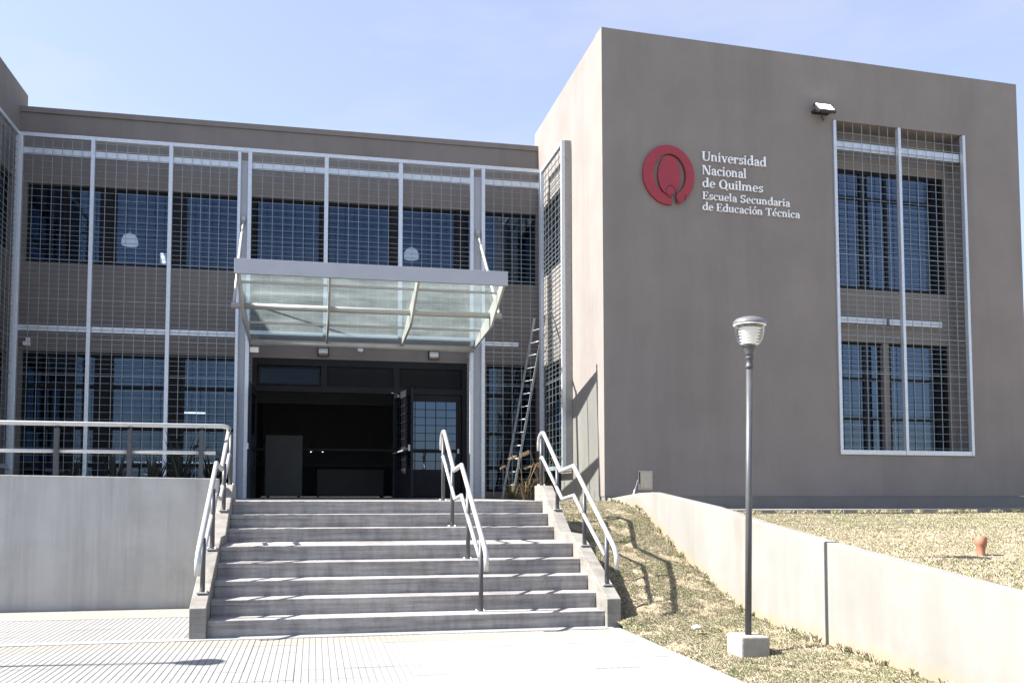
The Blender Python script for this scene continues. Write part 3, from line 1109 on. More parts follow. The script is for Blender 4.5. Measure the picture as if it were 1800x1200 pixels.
mulls = [(-10.531, -10.40), (-9.177, -9.105), (-7.736, -7.662), (-6.423, -6.366), (-6.226, -6.153), (-4.72, -4.641), (-3.21, -3.128), (-1.71, -1.638), (-1.468, -1.395), (-0.215, -0.125)]
ZB = 4.60
for i, (a, b_) in enumerate(mulls):
    mb = MB().box(a - so.x, b_ - so.x, -0.045, 0.035, ((ZB + .03) if i in (5, 6) else LAND) - so.z, ST_TOP - .05 - so.z)
    mb.build('mullion', 'galvanised', scr, bevel=0.004)
for i in range(len(mulls) - 1):
    a, b_ = mulls[i][1], mulls[i + 1][0]
    if b_ - a < 0.3:
        continue
    z0 = ZB if 4 <= i <= 6 else LAND + 0.05
    grating(scr, a, b_, z0, ST_TOP - .06, 6 if i == 8 else 7, C3)
    mb = MB().box(a - .02 - so.x, b_ + .02 - so.x, 0.045, 0.12, 7.93 - so.z, 8.06 - so.z)
    mb.build('beam', 'galvanised', scr, bevel=0.004)
    if i < 3:
        mb = MB().box(a - .02 - so.x, b_ + .02 - so.x, 0.045, 0.12, 4.51 - so.z, 4.62 - so.z)
        mb.build('beam', 'galvanised', scr, bevel=0.004)
    if i == 8:
        mb = MB().box(a - .02 - so.x, -0.66 - so.x, 0.045, 0.12, 4.51 - so.z, 4.60 - so.z)
        mb.build('beam', 'galvanised', scr, bevel=0.004)
    if 4 <= i <= 6:
        mb = MB().box(a - so.x, b_ - so.x, -0.03, 0.05, ZB - .03 - so.z, ZB + .05 - so.z)
        mb.build('bottom_rail', 'galvanised', scr, bevel=0.004)
mb = MB().box(-10.54 - so.x, -0.12 - so.x, -0.05, 0.04, ST_TOP - .05 - so.z, ST_TOP + .02 - so.z)
mb.build('top_rail', 'galvanised', scr, bevel=0.004)
for a, b_ in ((-6.39, -6.20), (-1.665, -1.44)):
    mb = MB().box(a - so.x, b_ - so.x, 0.037, 0.24, 0, 8.04 - so.z)
    mb.box(a - .01 - so.x, b_ + .01 - so.x, 0.03, 0.25, 8.04 - so.z, 8.085 - so.z)
    mb.build('column', 'painted_steel', scr, bevel=0.004)
# returns from the columns back to the doors
for x in (-6.175, -1.64):
    grating(scr, 3.77, 4.36, LAND + .02, 4.5, 3, lambda u, d, z, x=x: (x + d - so.x, u - so.y, z - so.z))


def side_screen(name, label, x, y0, y1, cells, face):
    s_ = thing(name, label, 'screen', (x, y1, LAND + .5))
    f3 = lambda u, d, z: (d * face, u - y1, z - LAND - .5)
    zb, zt = 1.88, ST_TOP
    grating(s_, y0 + .06, y1 - .05, zb + .08, zt - .06, cells, f3)
    for a, b_, nm in ((y0, y0 + .07, 'post'), (y1 - .06, y1 - .005, 'post')):
        mb = MB().box(-.035, .035, a - y1, b_ - y1, zb - LAND - .5, zt - LAND - .5)
        mb.build('post', 'galvanised', s_, bevel=0.004)
    for c, d in ((zb, zb + .08), (zt - .07, zt)):
        mb = MB().box(-.03, .03, y0 + .07 - y1, y1 - .06 - y1, c - LAND - .5, d - LAND - .5)
        mb.build('rail', 'galvanised', s_, bevel=0.004)
    if face > 0:
        mb = MB().box(0.036, 0.165, y0 - .002 - y1, y0 + .004 - y1, zb - LAND - .5, zt - LAND - .5)
        mb.build('end_plate', 'plate_steel', s_)
    # wall ties
    for z in (2.4, 4.6, 7.9):
        mb = MB().box(*sorted((0.036 * face, 0.165 * face)), y0 + .02 - y1, y0 + .05 - y1, z - LAND - .5, z + .05 - LAND - .5)
        mb.build('bracket', 'galvanised', s_)
    return s_


side_screen('steel_screen', 'narrow galvanised grating screen on the sunlit side of the right block', -0.17, 1.80, 3.45, 6, 1)
side_screen('steel_screen', 'galvanised grating screen on the shaded left block at the picture edge', -10.47, 0.2, 3.45, 14, -1)

ws = thing('window_screen', 'galvanised grating over the tall window of the right block', 'screen', (0, RY, 1.0))


def W3(u, d, z):
    return R3(u, d + 0.02, z)


def wbox(name, u0, u1, d0, d1, z0, z1):
    P = [R3(u0, d0, z0), R3(u1, d0, z0), R3(u1, d1, z0), R3(u0, d1, z0), R3(u0, d0, z1), R3(u1, d0, z1), R3(u1, d1, z1), R3(u0, d1, z1)]
    MB().add(P, [(0, 3, 2, 1), (4, 5, 6, 7), (0, 1, 5, 4), (1, 2, 6, 5), (2, 3, 7, 6), (3, 0, 4, 7)]).build(name, 'galvanised', ws, bevel=0.004)


wm = (NX0 + NX1) / 2 - 0.03
grating(ws, NX0 + .07, wm - .03, NZ0 + .09, NZ1 - .01, 7, W3)
grating(ws, wm + .03, NX1 - .07, NZ0 + .09, NZ1 - .01, 7, W3)
for u in (NX0 + .004, wm - .03, NX1 - .064):
    wbox('post', u, u + .06, -0.035, 0.05, NZ0 + .004, NZ1 - .012)
for a, b_ in ((NX0 + .065, wm - .031), (wm + .031, NX1 - .065)):
    wbox('bottom_rail', a, b_, -0.025, 0.04, NZ0 + .004, NZ0 + .09)
    wbox('beam', a, b_, 0.06, 0.13, 7.90, 8.06)
wbox('beam', NX0 + .01, 5.93, 0.30, 0.37, 4.66, 4.775)
wbox('beam', 6.0, 7.20, 0.30, 0.37, 4.66, 4.775)

# ------------------------------------------------------------------ glass canopy
cn = thing('glass_canopy', 'glass and steel canopy sloping out over the entrance, hung on two rods', 'canopy', (-3.89, 3.45, 4.45))
co = Vector(cn.location)
CX0, CX1 = -6.14, -1.63
gz = lambda y: 5.20 - 0.245 * (y - 0.5)


def cprof(prof):
    return [(y - co.y, z - co.z) for y, z in prof]


mb = MB().box(CX0 - .05 - co.x, CX1 + .05 - co.x, 0.40 - co.y, 0.47 - co.y, 5.035 - co.z, 5.285 - co.z)
mb.build('front_beam', 'painted_steel', cn, bevel=0.005)
fx = [CX0 + (CX1 - CX0) * i / 3 for i in range(4)]
for x in fx:
    pr = [(0.472, 5.045), (1.58, 4.53), (3.44, 4.40), (3.44, gz(3.44) - .012), (0.472, gz(0.472) - .012)]
    mb = MB().prism_x(cprof(pr), x - .02 - co.x, x + .02 - co.x)
    mb.build('fin', 'canopy_steel', cn, bevel=0.003)
for i in range(3):
    a, b_ = fx[i] + .012, fx[i + 1] - .012
    pr = [(0.475, gz(0.475)), (3.44, gz(3.44)), (3.44, gz(3.44) + .012), (0.475, gz(0.475) + .012)]
    mb = MB().prism_x(cprof(pr), a - co.x, b_ - co.x)
    mb.build('glass_panel', 'canopy_glass', cn)
    for y in (1.02, 2.62):
        z = gz(y) - 0.035
        mb = MB().box(fx[i] + .021 - co.x, fx[i + 1] - .021 - co.x, y - .018 - co.y, y + .018 - co.y, z - .018 - co.z, z + .018 - co.z)
        mb.build('purlin', 'canopy_steel', cn)
mb = MB().tube([(CX0 - .20 - co.x, 1.68 - co.y, 4.76 - co.z), (CX1 + .20 - co.x, 1.68 - co.y, 4.76 - co.z)], 0.056, 16)
mb.build('tube', 'canopy_steel', cn)
mb = MB().tube([(CX0 + .01 - co.x, 3.40 - co.y, 4.40 - co.z), (CX1 - .01 - co.x, 3.40 - co.y, 4.40 - co.z)], 0.06, 16)
mb.build('tube', 'canopy_steel', cn)
for xa, xb in ((-6.30, CX0 - .16), (-1.545, CX1 + .16)):
    A = Vector((xa, 3.48, 6.86)) - co
    B = Vector((xb, 1.68, 4.80)) - co
    mb = MB().tube([A, A + (B - A) * .16], 0.020, 10)
    mb.tube([A + (B - A) * .16, A + (B - A) * .18, A + (B - A) * .98, B], 0.027, 12, True, [0.02, 0.03, 0.03, 0.02])
    mb.box(A.x - .035, A.x + .035, A.y - .02, A.y + .03, A.z - .05, A.z + .07)
    mb.build('tie_rod', 'canopy_steel', cn)

# ------------------------------------------------------------------ railings
UP = [(-2.17, 2.03), (-2.165, 2.14), (-2.20, 2.215), (-2.28, 2.262), (-2.36, 2.276), (-2.44, 2.27), (-3.30, 1.715), (-3.90, 1.765), (-5.30, 0.905), (-5.40, 0.835), (-5.455, 0.76), (-5.465, 0.62)]
LOW = [(-2.27, 1.92), (-2.36, 1.93), (-3.38, 1.35), (-3.90, 1.40), (-5.06, 0.735)]
PY = [-2.27, -3.10, -4.29, -5.10]


def up_z(y):
    ys = [p_[0] for p_ in UP[::-1]]
    return float(np.interp(y, ys, [p_[1] for p_ in UP[::-1]]))


def railing(name, label, x, bases, first=0, upper=UP):
    r_ = thing(name, label, 'handrail', (x, PY[-1], bases[-1]))
    o0 = Vector(r_.location)
    mb = MB().tube([(0, y - o0.y, z - o0.z) for y, z in upper], 0.027, 14)
    mb.build('upper_rail', 'rail_aluminium', r_)
    # the lower rail is butted between the posts
    ys = [p_[0] for p_ in LOW]
    segs = []
    for a, b_ in zip(PY[:-1], PY[1:]):
        lz = lambda y: float(np.interp(-y, [-q for q in ys], [p_[1] for p_ in LOW]))
        ip = [(y, z) for y, z in LOW if b_ + 0.06 < y < a - 0.06]
        segs.append([(a - 0.005, lz(a - .005))] + ip + [(b_ + 0.005, lz(b_ + .005))])
    for sg in segs:
        mb = MB().tube([(0, y - o0.y, z - o0.z) for y, z in sg], 0.023, 12)
        mb.build('lower_rail', 'rail_aluminium', r_)
    for y, zb in zip(PY, bases):
        mb = MB().tube([(0.012, y - o0.y, zb - o0.z), (0.012, y - o0.y, up_z(y) - .055 - o0.z)], 0.025, 14)
        mb.beam((0.012, y - o0.y, up_z(y) - .06 - o0.z), (0, y - o0.y, up_z(y) - .01 - o0.z), 0.014, 0.014)
        po = mb.build('post', 'post_grey', r_)
        bp = MB().box(-.045, .065, y - .05 - o0.y, y + .05 - o0.y, zb - .004 - o0.z, zb + .008 - o0.z)
        for bx_, by_ in ((-.03, -.035), (.05, -.035), (-.03, .035), (.05, .035)):
            bp.lathe([(.008, zb + .008 - o0.z), (.008, zb + .022 - o0.z)], bx_, y + by_ - o0.y, 8)
        bp.build('base_plate', 'silver', po)
    return r_


railing('stair_handrail', 'double tube handrail standing on the steps in mid stair', -3.11, [LAND, 0.99, 0.66, 0.165])
chz = lambda y: float(np.interp(y, [p_[0] for p_ in ch_prof[1:6]], [p_[1] for p_ in ch_prof[1:6]]))
railing('stair_handrail', 'double tube handrail on the right cheek wall of the stairs', -1.70, [chz(y) for y in PY])
UPL = [(-2.44, 2.27)] + UP[6:]
lr_ = railing('stair_handrail', 'double tube handrail on the left cheek wall, running on along the grey wall', -5.965, [chz(y) for y in PY], upper=UPL)
o0 = Vector(lr_.location)
RYW = -2.76
mb = MB().tube([(0.005, -2.44 - o0.y, 2.27 - o0.z), (-0.01, RYW + .05 - o0.y, 2.272 - o0.z), (-0.06, RYW - o0.y, 2.275 - o0.z), (-8.5, RYW - o0.y, 2.30 - o0.z)], 0.028, 14)
mb.build('upper_rail', 'rail_aluminium', lr_)
wx = [-6.27, -7.13, -7.98, -8.83, -9.68]
prev = -0.13
for x in wx:
    xl_ = x - o0.x
    zt = 2.275 + (-xl_) * 0.003
    mb = MB().tube([(prev, RYW - o0.y, zt - .343 - o0.z), (xl_, RYW - o0.y, zt - .34 - o0.z)], 0.024, 12)
    mb.build('lower_rail', 'rail_aluminium', lr_)
    mb = MB().box(xl_ - .025, xl_ + .025, RYW - .032 - o0.y, RYW + .02 - o0.y, 1.58 - o0.z, zt - .06 - o0.z)
    mb.box(xl_ - .007, xl_ + .007, RYW - .007 - o0.y, RYW + .007 - o0.y, zt - .06 - o0.z, zt - .01 - o0.z)
    mb.build('post', 'post_grey', lr_)
    prev = xl_

# ------------------------------------------------------------------ lamps
def garden_lamp(loc, label):
    l_ = thing('garden_lamp', label, 'lamp', loc, 0, 'pole lamps with glass bowls')
    mb = MB().box(-.13, .13, -.14, .14, -.10, .185)
    mb.build('footing', 'footing_concrete', l_, bevel=0.014)
    mb = MB().lathe([(.028, .18), (.028, 2.54)], 0, 0, 20, True)
    mb.build('pole', 'lamp_grey', l_)
    mb = MB().lathe([(.028, 2.50), (.036, 2.505), (.036, 2.53), (.031, 2.535), (.031, 2.585), (.037, 2.59), (.037, 2.605), (.034, 2.61)], 0, 0, 20, True)
    mb.build('collar', 'post_grey', l_)
    mb = MB().lathe([(.034, 2.61), (.038, 2.64), (.055, 2.69), (.062, 2.70), (.02, 2.702)], 0, 0, 24, True)
    mb.build('socket', 'lamp_grey', l_)
    outer = [(.056, 2.70), (.092, 2.722), (.118, 2.77), (.129, 2.83), (.132, 2.89)]
    mb = MB().lathe(outer + [(r - .004, z) for r, z in outer[::-1]], 0, 0, 32, True, False)
    mb.build('bowl', 'clear_glass', l_)
    lv = []
    z = 2.715
    for i in range(6):
        lv += [(.055, z), (.080 + .004 * i, z + .010), (.055, z + .020)]
        z += .027
    mb = MB().lathe(lv + [(.04, z), (.04, 2.90)], 0, 0, 24, True)
    mb.build('louvre', 'white_plastic', l_)
    rim = [(.124, 2.884), (.140, 2.884), (.142, 2.890), (.124, 2.892)]
    mb = MB().lathe(rim, 0, 0, 32, True, False)
    mb.build('rim', 'white_plastic', l_)
    cp = [(.0, 2.894), (.128, 2.894), (.143, 2.892), (.145, 2.900), (.140, 2.918), (.118, 2.942), (.075, 2.957), (.03, 2.962), (.0005, 2.963)]
    mb = MB().lathe(cp, 0, 0, 32, True, False)
    mb.build('cap', 'lamp_cap', l_)
    return l_


lampA = garden_lamp((-1.16, -7.29, 0.02), 'pole lamp with glass bowl standing on the grass beside the pavement')
lampA.rotation_euler = (0, math.radians(1.3), 0)
lampB = copy_tree(lampA)
lampB.location = (-8.72, -6.37, 0.03)
lampB['label'] = 'pole lamp left of the picture, casting its shadow on the pavement'

# floodlight on the right block
fo = thing('floodlight', 'lit LED floodlight above the barred window on the right block', 'floodlight', (4.33, RY + 4.33 * sa, 8.50), RA)
tilt = MB()


def rotx(p_, a):
    x, y, z = p_
    return (x, y * math.cos(a) - z * math.sin(a), y * math.sin(a) + z * math.cos(a))


def tbox(x0, x1, y0, y1, z0, z1, a=-0.72, tr=(0, -.17, 0.03)):
    q = MB().box(x0, x1, y0, y1, z0, z1)
    q.v = [tuple(Vector(rotx(p_, a)) + Vector(tr)) for p_ in q.v]
    return q


tbox(-.175, .175, -.03, .02, -.13, .14).build('housing', 'black_plastic', fo, bevel=0.01)
tbox(-.15, .15, -.034, -.0302, -.065, .12).build('led_panel', 'flood_led', fo)
q = tbox(-.12, .12, .02, .045, -.09, .10)
q.build('heat_sink', 'black_plastic', fo)
mb = MB().box(-.17, -.155, -.19, -.004, -.01, .03)
mb.box(.155, .17, -.19, -.004, -.01, .03)
mb.box(-.17, .17, -.012, -.002, -.012, .032)
mb.build('bracket', 'black_plastic', fo)
mb = MB().tube([(-.03, -.14, -.08), (-.05, -.13, -.14), (0, -.11, -.165), (.05, -.08, -.14), (.05, -.03, -.08), (.04, -.004, -.05)], .007, 8)
mb.build('cable', 'black_plastic', fo)

# ------------------------------------------------------------------ emblem and lettering on the right block
em = thing('emblem', 'red round emblem with a stylised letter Q on the brown wall', 'emblem', (1.235, RY + 1.235 * sa, 7.045), RA)
RX_, RZ_ = 0.492, 0.537


def ell(cx, cz, rx, rz, a0, a1, n_):
    return [(cx + rx * math.cos(a0 + (a1 - a0) * i / n_), cz + rz * math.sin(a0 + (a1 - a0) * i / n_)) for i in range(n_ + 1)]


def ring_strip(outer, inner, y0, y1):
    mb = MB()
    n_ = len(outer)
    vs = [(x, y0, z) for x, z in outer] + [(x, y0, z) for x, z in inner] + [(x, y1, z) for x, z in outer] + [(x, y1, z) for x, z in inner]
    fs = []
    for i in range(n_ - 1):
        a, b_, c, d = i, i + 1, i + n_, i + 1 + n_
        fs += [(a, b_, d, c), (a + 2 * n_, c + 2 * n_, d + 2 * n_, b_ + 2 * n_), (a, a + 2 * n_, b_ + 2 * n_, b_), (c, d, d + 2 * n_, c + 2 * n_)]
    fs += [(0, n_, 3 * n_, 2 * n_), (n_ - 1, 3 * n_ - 1, 4 * n_ - 1, 2 * n_ - 1)]
    return mb.add(vs, fs)


sx = 2 * RX_ / 354.0
sz = 2 * RZ_ / 424.0
ec = lambda x, z: ((x - 295) * sx, -(z - 718) * sz)     # sketch units of the emblem to metres
a0, a1 = math.radians(-72), math.radians(-84 + 360)
hole_c = ec(300, 716)
outer = ell(0, 0, RX_, RZ_, a0, a1, 72)
inner = ell(hole_c[0], hole_c[1], 110 * sx, 147 * sz, a0 + .16, a1 + .02, 72)
ring_strip(outer, inner, -0.055, -0.004).build('ring', 'sign_red', em, bevel=0.002, seg=1)
ic = ec(297, 722)
ov = ell(ic[0], ic[1], 77 * sx, 140 * sz, 0, 2 * pi, 56)[:-1]
MB().prism_y(ov, -0.060, -0.006).build('inner_oval', 'sign_red', em, bevel=0.002, seg=1)
lc = ec(304, 836)
loop = ell(lc[0], lc[1], 33 * sx, 42 * sz, math.radians(20), math.radians(285), 30)
MB().tube([(x, -0.061, z) for x, z in loop], 0.0062, 6).build('groove', 'sign_groove', em)
tail = [ec(*p_) for p_ in ((337, 830), (342, 850), (340, 872), (346, 895), (362, 910))]
MB().tube([(x, -0.061, z) for x, z in tail], 0.0062, 6).build('groove', 'sign_groove', em)
tail = [ec(*p_) for p_ in ((405, 848), (407, 868), (402, 892))]
MB().tube([(x, -0.058, z) for x, z in tail], 0.0055, 6).build('groove', 'sign_groove', em)
arc = ell(hole_c[0], hole_c[1], 111 * sx, 148 * sz, math.radians(-38), math.radians(95), 30)
MB().tube([(x, -0.056, z) for x, z in arc], 0.0055, 6).build('groove', 'sign_groove', em)
foot = [ec(*p_) for p_ in ((345, 858), (372, 850), (400, 838), (407, 868), (400, 893), (378, 908), (352, 900), (344, 882))]
MB().prism_y(foot, -0.0535, -0.006).build('tail', 'sign_red', em)

XH, CAP, ASC, SWT, TH, SR = .47, .68, .73, .105, .042, .036


class Glyph:
    def __init__(s):
        s.q = []

    def rect(s, x0, x1, y0, y1):
        s.q.append([(x0, y0), (x1, y0), (x1, y1), (x0, y1)])

    def stem(s, x, y0, y1, w=SWT, sb=.05, st_=(.05, 0), bot=True, topl=True):
        s.rect(x, x + w, y0, y1)
        if bot:
            s.rect(x - sb, x + w + sb, y0, y0 + SR)
        if topl:
            s.rect(x - st_[0], x + w + st_[1], y1 - SR, y1)

    def arc(s, cx, cy, rx, ry, d0, d1, wx=SWT, wy=TH, n_=14):
        d0, d1 = math.radians(d0), math.radians(d1)
        for i in range(n_):
            t0, t1 = d0 + (d1 - d0) * i / n_, d0 + (d1 - d0) * (i + 1) / n_
            s.q.append([(cx + rx * math.cos(t0), cy + ry * math.sin(t0)), (cx + rx * math.cos(t1), cy + ry * math.sin(t1)),
                        (cx + (rx - wx) * math.cos(t1), cy + (ry - wy) * math.sin(t1)), (cx + (rx - wx) * math.cos(t0), cy + (ry - wy) * math.sin(t0))])

    def slant(s, x0, y0, x1, y1, w):
        s.q.append([(x0, y0), (x0 + w, y0), (x1 + w, y1), (x1, y1)])

    def blob(s, cx, cy, r):
        s.q.append([(cx + r * math.cos(a), cy + r * math.sin(a)) for a in np.linspace(0, 2 * pi, 11)[:-1]])


def glyph(c):
    g = Glyph()
    if c in 'il':
        g.stem(.07, 0, XH if c == 'i' else ASC)
        if c == 'i':
            g.blob(.122, .62, .062)
        return g, .26
    if c in 'nmru':
        if c == 'u':
            g.stem(.06, .14, XH, bot=False)
            g.arc(.235, .16, .175, .16, 180, 345, SWT, .05)
            g.stem(.33, 0, XH, sb=0)
            g.rect(.43, .49, 0, SR)
            return g, .53
        g.stem(.06, 0, XH, sb=.04)
        if c == 'r':
            g.arc(.30, .27, .19, .195, 70, 165, .07, .06)
            g.blob(.345, .40, .056)
            return g, .41
        for k in range(2 if c == 'm' else 1):
            g.arc(.255 + k * .27, .30, .18, .165, 0, 160, SWT, .05)
            g.stem(.33 + k * .27, 0, .31, sb=.04, topl=False)
        return g, .55 + (.27 if c == 'm' else 0)
    if c in 'ceo\u00e9\u00f3':
        if c in 'o\u00f3':
            g.arc(.25, .235, .225, .245, 0, 360, .10, .04, 28)
        else:
            g.arc(.245, .235, .215, .245, 48 if c == 'c' else 0, 312, .10, .042, 24)
            if c == 'c':
                g.blob(.375, .375, .058)
            else:
                g.rect(.10, .445, .225, .268)
        if c in '\u00e9\u00f3':
            g.q.append([(.20, .54), (.27, .54), (.40, .72), (.29, .72)])
        return g, .50 if c in 'o\u00f3' else .47
    if c == 'd':
        g.arc(.235, .235, .205, .245, 40, 330, .10, .042, 22)
        g.stem(.35, 0, ASC, sb=0)
        g.rect(.45, .51, 0, SR)
        return g, .54
    if c == 'a':
        g.arc(.215, .335, .175, .145, 0, 150, .10, .05)
        g.blob(.10, .36, .055)
        g.rect(.29, .39, .06, .335)
        g.arc(.43, .075, .14, .085, 180, 275, .10, .05, 6)
        g.arc(.205, .135, .165, .145, 30, 335, .085, .045, 18)
        return g, .47
    if c in 'sS':
        k = CAP / XH if c == 'S' else 1.0
        wx = .085 * (1.15 if c == 'S' else 1)
        g.arc(.195 * k, .355 * k - .004, .145 * k, .125 * k, 25, 265, wx, .05 * k, 16)
        g.arc(.195 * k, .125 * k, .155 * k, .135 * k, 88, -155, wx, .05 * k, 16)
        g.rect(.31 * k, .335 * k, .34 * k, .47 * k)
        g.rect(.045 * k, .07 * k, 0, .13 * k)
        return g, .39 * k
    if c == 'v':
        g.slant(.23, 0, .05, XH, .11)
        g.slant(.235, 0, .41, XH, .05)
        g.rect(0, .21, XH - SR, XH)
        g.rect(.34, .51, XH - SR, XH)
        return g, .49
    if c == 'U':
        g.stem(.09, .2, CAP, .12, st_=(.07, .07), bot=False)
        g.stem(.55, .2, CAP, .055, st_=(.07, .07), bot=False)
        g.arc(.3475, .22, .2575, .232, 180, 360, .09, .05, 18)
        return g, .70
    if c == 'N':
        g.stem(.10, 0, CAP, .05, st_=(.08, 0))
        g.slant(.53, 0, .10, CAP, .14)
        g.stem(.62, 0, CAP, .05, bot=False, st_=(.07, .07))
        return g, .76
    if c == 'Q':
        g.arc(.34, .34, .31, .355, 0, 360, .12, .04, 32)
        g.arc(.46, -.02, .17, .10, 20, 170, .06, .06, 10)
        g.arc(.66, .0, .11, .09, 180, 300, .05, .05, 8)
        return g, .71
    if c == 'E':
        g.stem(.10, 0, CAP, .12, sb=.06, st_=(.06, 0))
        for y, x in ((0, .56), (.33, .42), (CAP - .04, .53)):
            g.rect(.22, x, y, y + .04)
        g.rect(.525, .56, .04, .19)
        g.rect(.495, .53, CAP - .17, CAP - .04)
        g.rect(.395, .42, .25, .45)
        return g, .60
    if c == 'T':
        g.stem(.25, 0, CAP, .12, sb=.07, topl=False)
        g.rect(.03, .59, CAP - .042, CAP)
        g.rect(.03, .065, CAP - .19, CAP - .042)
        g.rect(.555, .59, CAP - .19, CAP - .042)
        return g, .62
    return g, .26


sg = thing('wall_lettering', 'white raised serif lettering in five lines beside the red emblem', 'sign', (1.89, RY + 1.89 * sa, 6.48), RA)


def letter_line(txt, z, cap_h, width):
    adv = sum(glyph(c)[1] for c in txt)
    ky = cap_h / CAP
    kx = width / adv
    x = 0
    for c in txt:
        g, w = glyph(c)
        if g.q:
            mb = MB()
            for i, q_ in enumerate(g.q):
                d = 0.030 + 0.0004 * (i % 40)
                pts_ = [(x + a * kx, z - 6.48 + b_ * ky) for a, b_ in q_]
                ar = sum(pts_[j][0] * pts_[(j + 1) % len(pts_)][1] - pts_[(j + 1) % len(pts_)][0] * pts_[j][1] for j in range(len(pts_)))
                if ar < 0:
                    pts_ = pts_[::-1]
                mb.prism_y(pts_, -d, -0.008 + 0.0001 * (i % 40))
            mb.build('letter', 'sign_white', sg)
        x += w * kx


letter_line('Universidad', 7.378, .168, 1.30)
letter_line('Nacional', 7.125, .168, .89)
letter_line('de Quilmes', 6.895, .160, 1.225)
letter_line('Escuela Secundaria', 6.672, .138, 1.775)
letter_line('de Educaci\u00f3n T\u00e9cnica', 6.475, .138, 1.975)

# ------------------------------------------------------------------ small fittings
bxo = thing('meter_box', 'cream meter box cover set into the brown wall near the ground', 'box', (0.745, RY + .745 * sa, 1.655), RA)
MB().box(-.135, .135, -.016, .004, -.17, .165).build('mortar_edge', 'mortar', bxo, bevel=0.006)
MB().box(-.098, .112, -.034, -.014, -.138, .138).build('cover', 'cover_cream', bxo, bevel=0.006)
MB().box(-.118, -.101, -.0185, -.0145, -.06, .14).build('gap', 'black_plastic', bxo)
stick = MB().beam((0.49, -0.12, 1.40), (0.60, -0.05, 1.66), .012, .012).build('stick', 'white_plastic')
tag(stick, 'thin pale stick leaning on the brown wall beside the meter box', 'stick')

pipe = thing('clay_pipe', 'short orange clay pipe stub sticking out of the lawn', 'pipe', (1.20, -7.26, 0.885))
pipe.rotation_euler = (math.radians(-8), math.radians(8), 0)
MB().lathe([(.038, -.06), (.038, .055), (.052, .065), (.054, .135), (.050, .140), (.040, .139), (.040, .06)], 0, 0, 20, True, False).build('socket', 'terracotta', pipe)
MB().lathe([(.001, .06), (.0405, .06)], 0, 0, 16, False, False).build('plug', 'terracotta', pipe)

sb_ = MB()
bmx = bmesh.new()
bmesh.ops.create_icosphere(bmx, subdivisions=2, radius=1)
vs = [(v.co.x * .05 * random.uniform(.8, 1.15), v.co.y * .04 * random.uniform(.8, 1.15), v.co.z * .028 * random.uniform(.7, 1.2)) for v in bmx.verts]
fs = [tuple(v.index for v in f.verts) for f in bmx.faces]
bmx.free()
so_ = MB().add(vs, fs).build('stone', 'stone')
so_.location = (-1.16, -6.25, 0.115)
tag(so_, 'small white stone lying on the grass behind the pole lamp', 'stone')

for i, (x, lb_) in enumerate(((-4.70, 'silver bulkhead lamp above the middle of the double doors'), (-2.35, 'silver bulkhead lamp above the closed right door leaf'))):
    o = thing('bulkhead_lamp', lb_, 'lamp', (x, FY - .002, 4.40), 0, 'bulkhead lamps over the entrance')
    MB().box(-.12, .12, -.02, 0, -.10, .10).build('back_plate', 'black_plastic', o)
    pr = [(-.021, -.085)] + [(-.021 - .10 * math.sin(a), -.085 * math.cos(a)) for a in np.linspace(.3, pi - .3, 9)] + [(-.021, .085)]
    MB().prism_x(pr, -.095, .095).build('shade', 'silver', o, bevel=0.004)
ms = thing('motion_sensor', 'small white motion sensor above the entrance doors', 'sensor', (-3.92, FY - .002, 4.47))
MB().box(-.055, .055, -.02, 0, -.03, .03).build('base', 'white_plastic', ms)
MB().lathe([(.005, -.05), (.028, -.035), (.032, -.01), (.02, .01)], 0, -.045, 14).build('eye', 'white_plastic', ms)
jb = thing('junction_box', 'small white box at the top of the left entrance column', 'box', (-6.06, 3.60, 4.27))
MB().box(-.08, .08, -.05, .05, -.04, .05).build('case', 'white_plastic', jb, bevel=0.006)
MB().box(-.086, .086, -.058, -.048, -.046, .056).build('lid', 'white_plastic', jb, bevel=0.003)
wc = thing('wall_camera', 'small white camera on the brown wall at far left under the beam', 'camera', (-10.47, FY - .002, 4.43))
MB().box(-.03, .03, -.08, 0, -.03, .07).build('bracket', 'white_plastic', wc)
MB().box(-.05, .055, -.20, -.04, -.10, -.02).build('housing', 'white_plastic', wc, bevel=0.01)

# ladder leaning on the right block behind the screen
ld = thing('ladder', 'grey aluminium ladder leaning on the right block behind the screen', 'ladder', (-0.82, 3.9, LAND))
A, B = Vector((0, 0, 0)), Vector((0.72, 0, 3.92))
for y in (-1, 1):
    ov_ = Vector((-.07 * y, .19 * y, 0))
    MB().beam(A + ov_, B + ov_, .026, .045, (0, 0, 1)).build('side_rail', 'ladder_aluminium', ld)
for i in range(1, 14):
    p_ = A + (B - A) * (i / 14)
    MB().tube([p_ + Vector((.065, -.178, 0)), p_ + Vector((-.065, .178, 0))], .014, 8).build('rung', 'ladder_aluminium', ld)

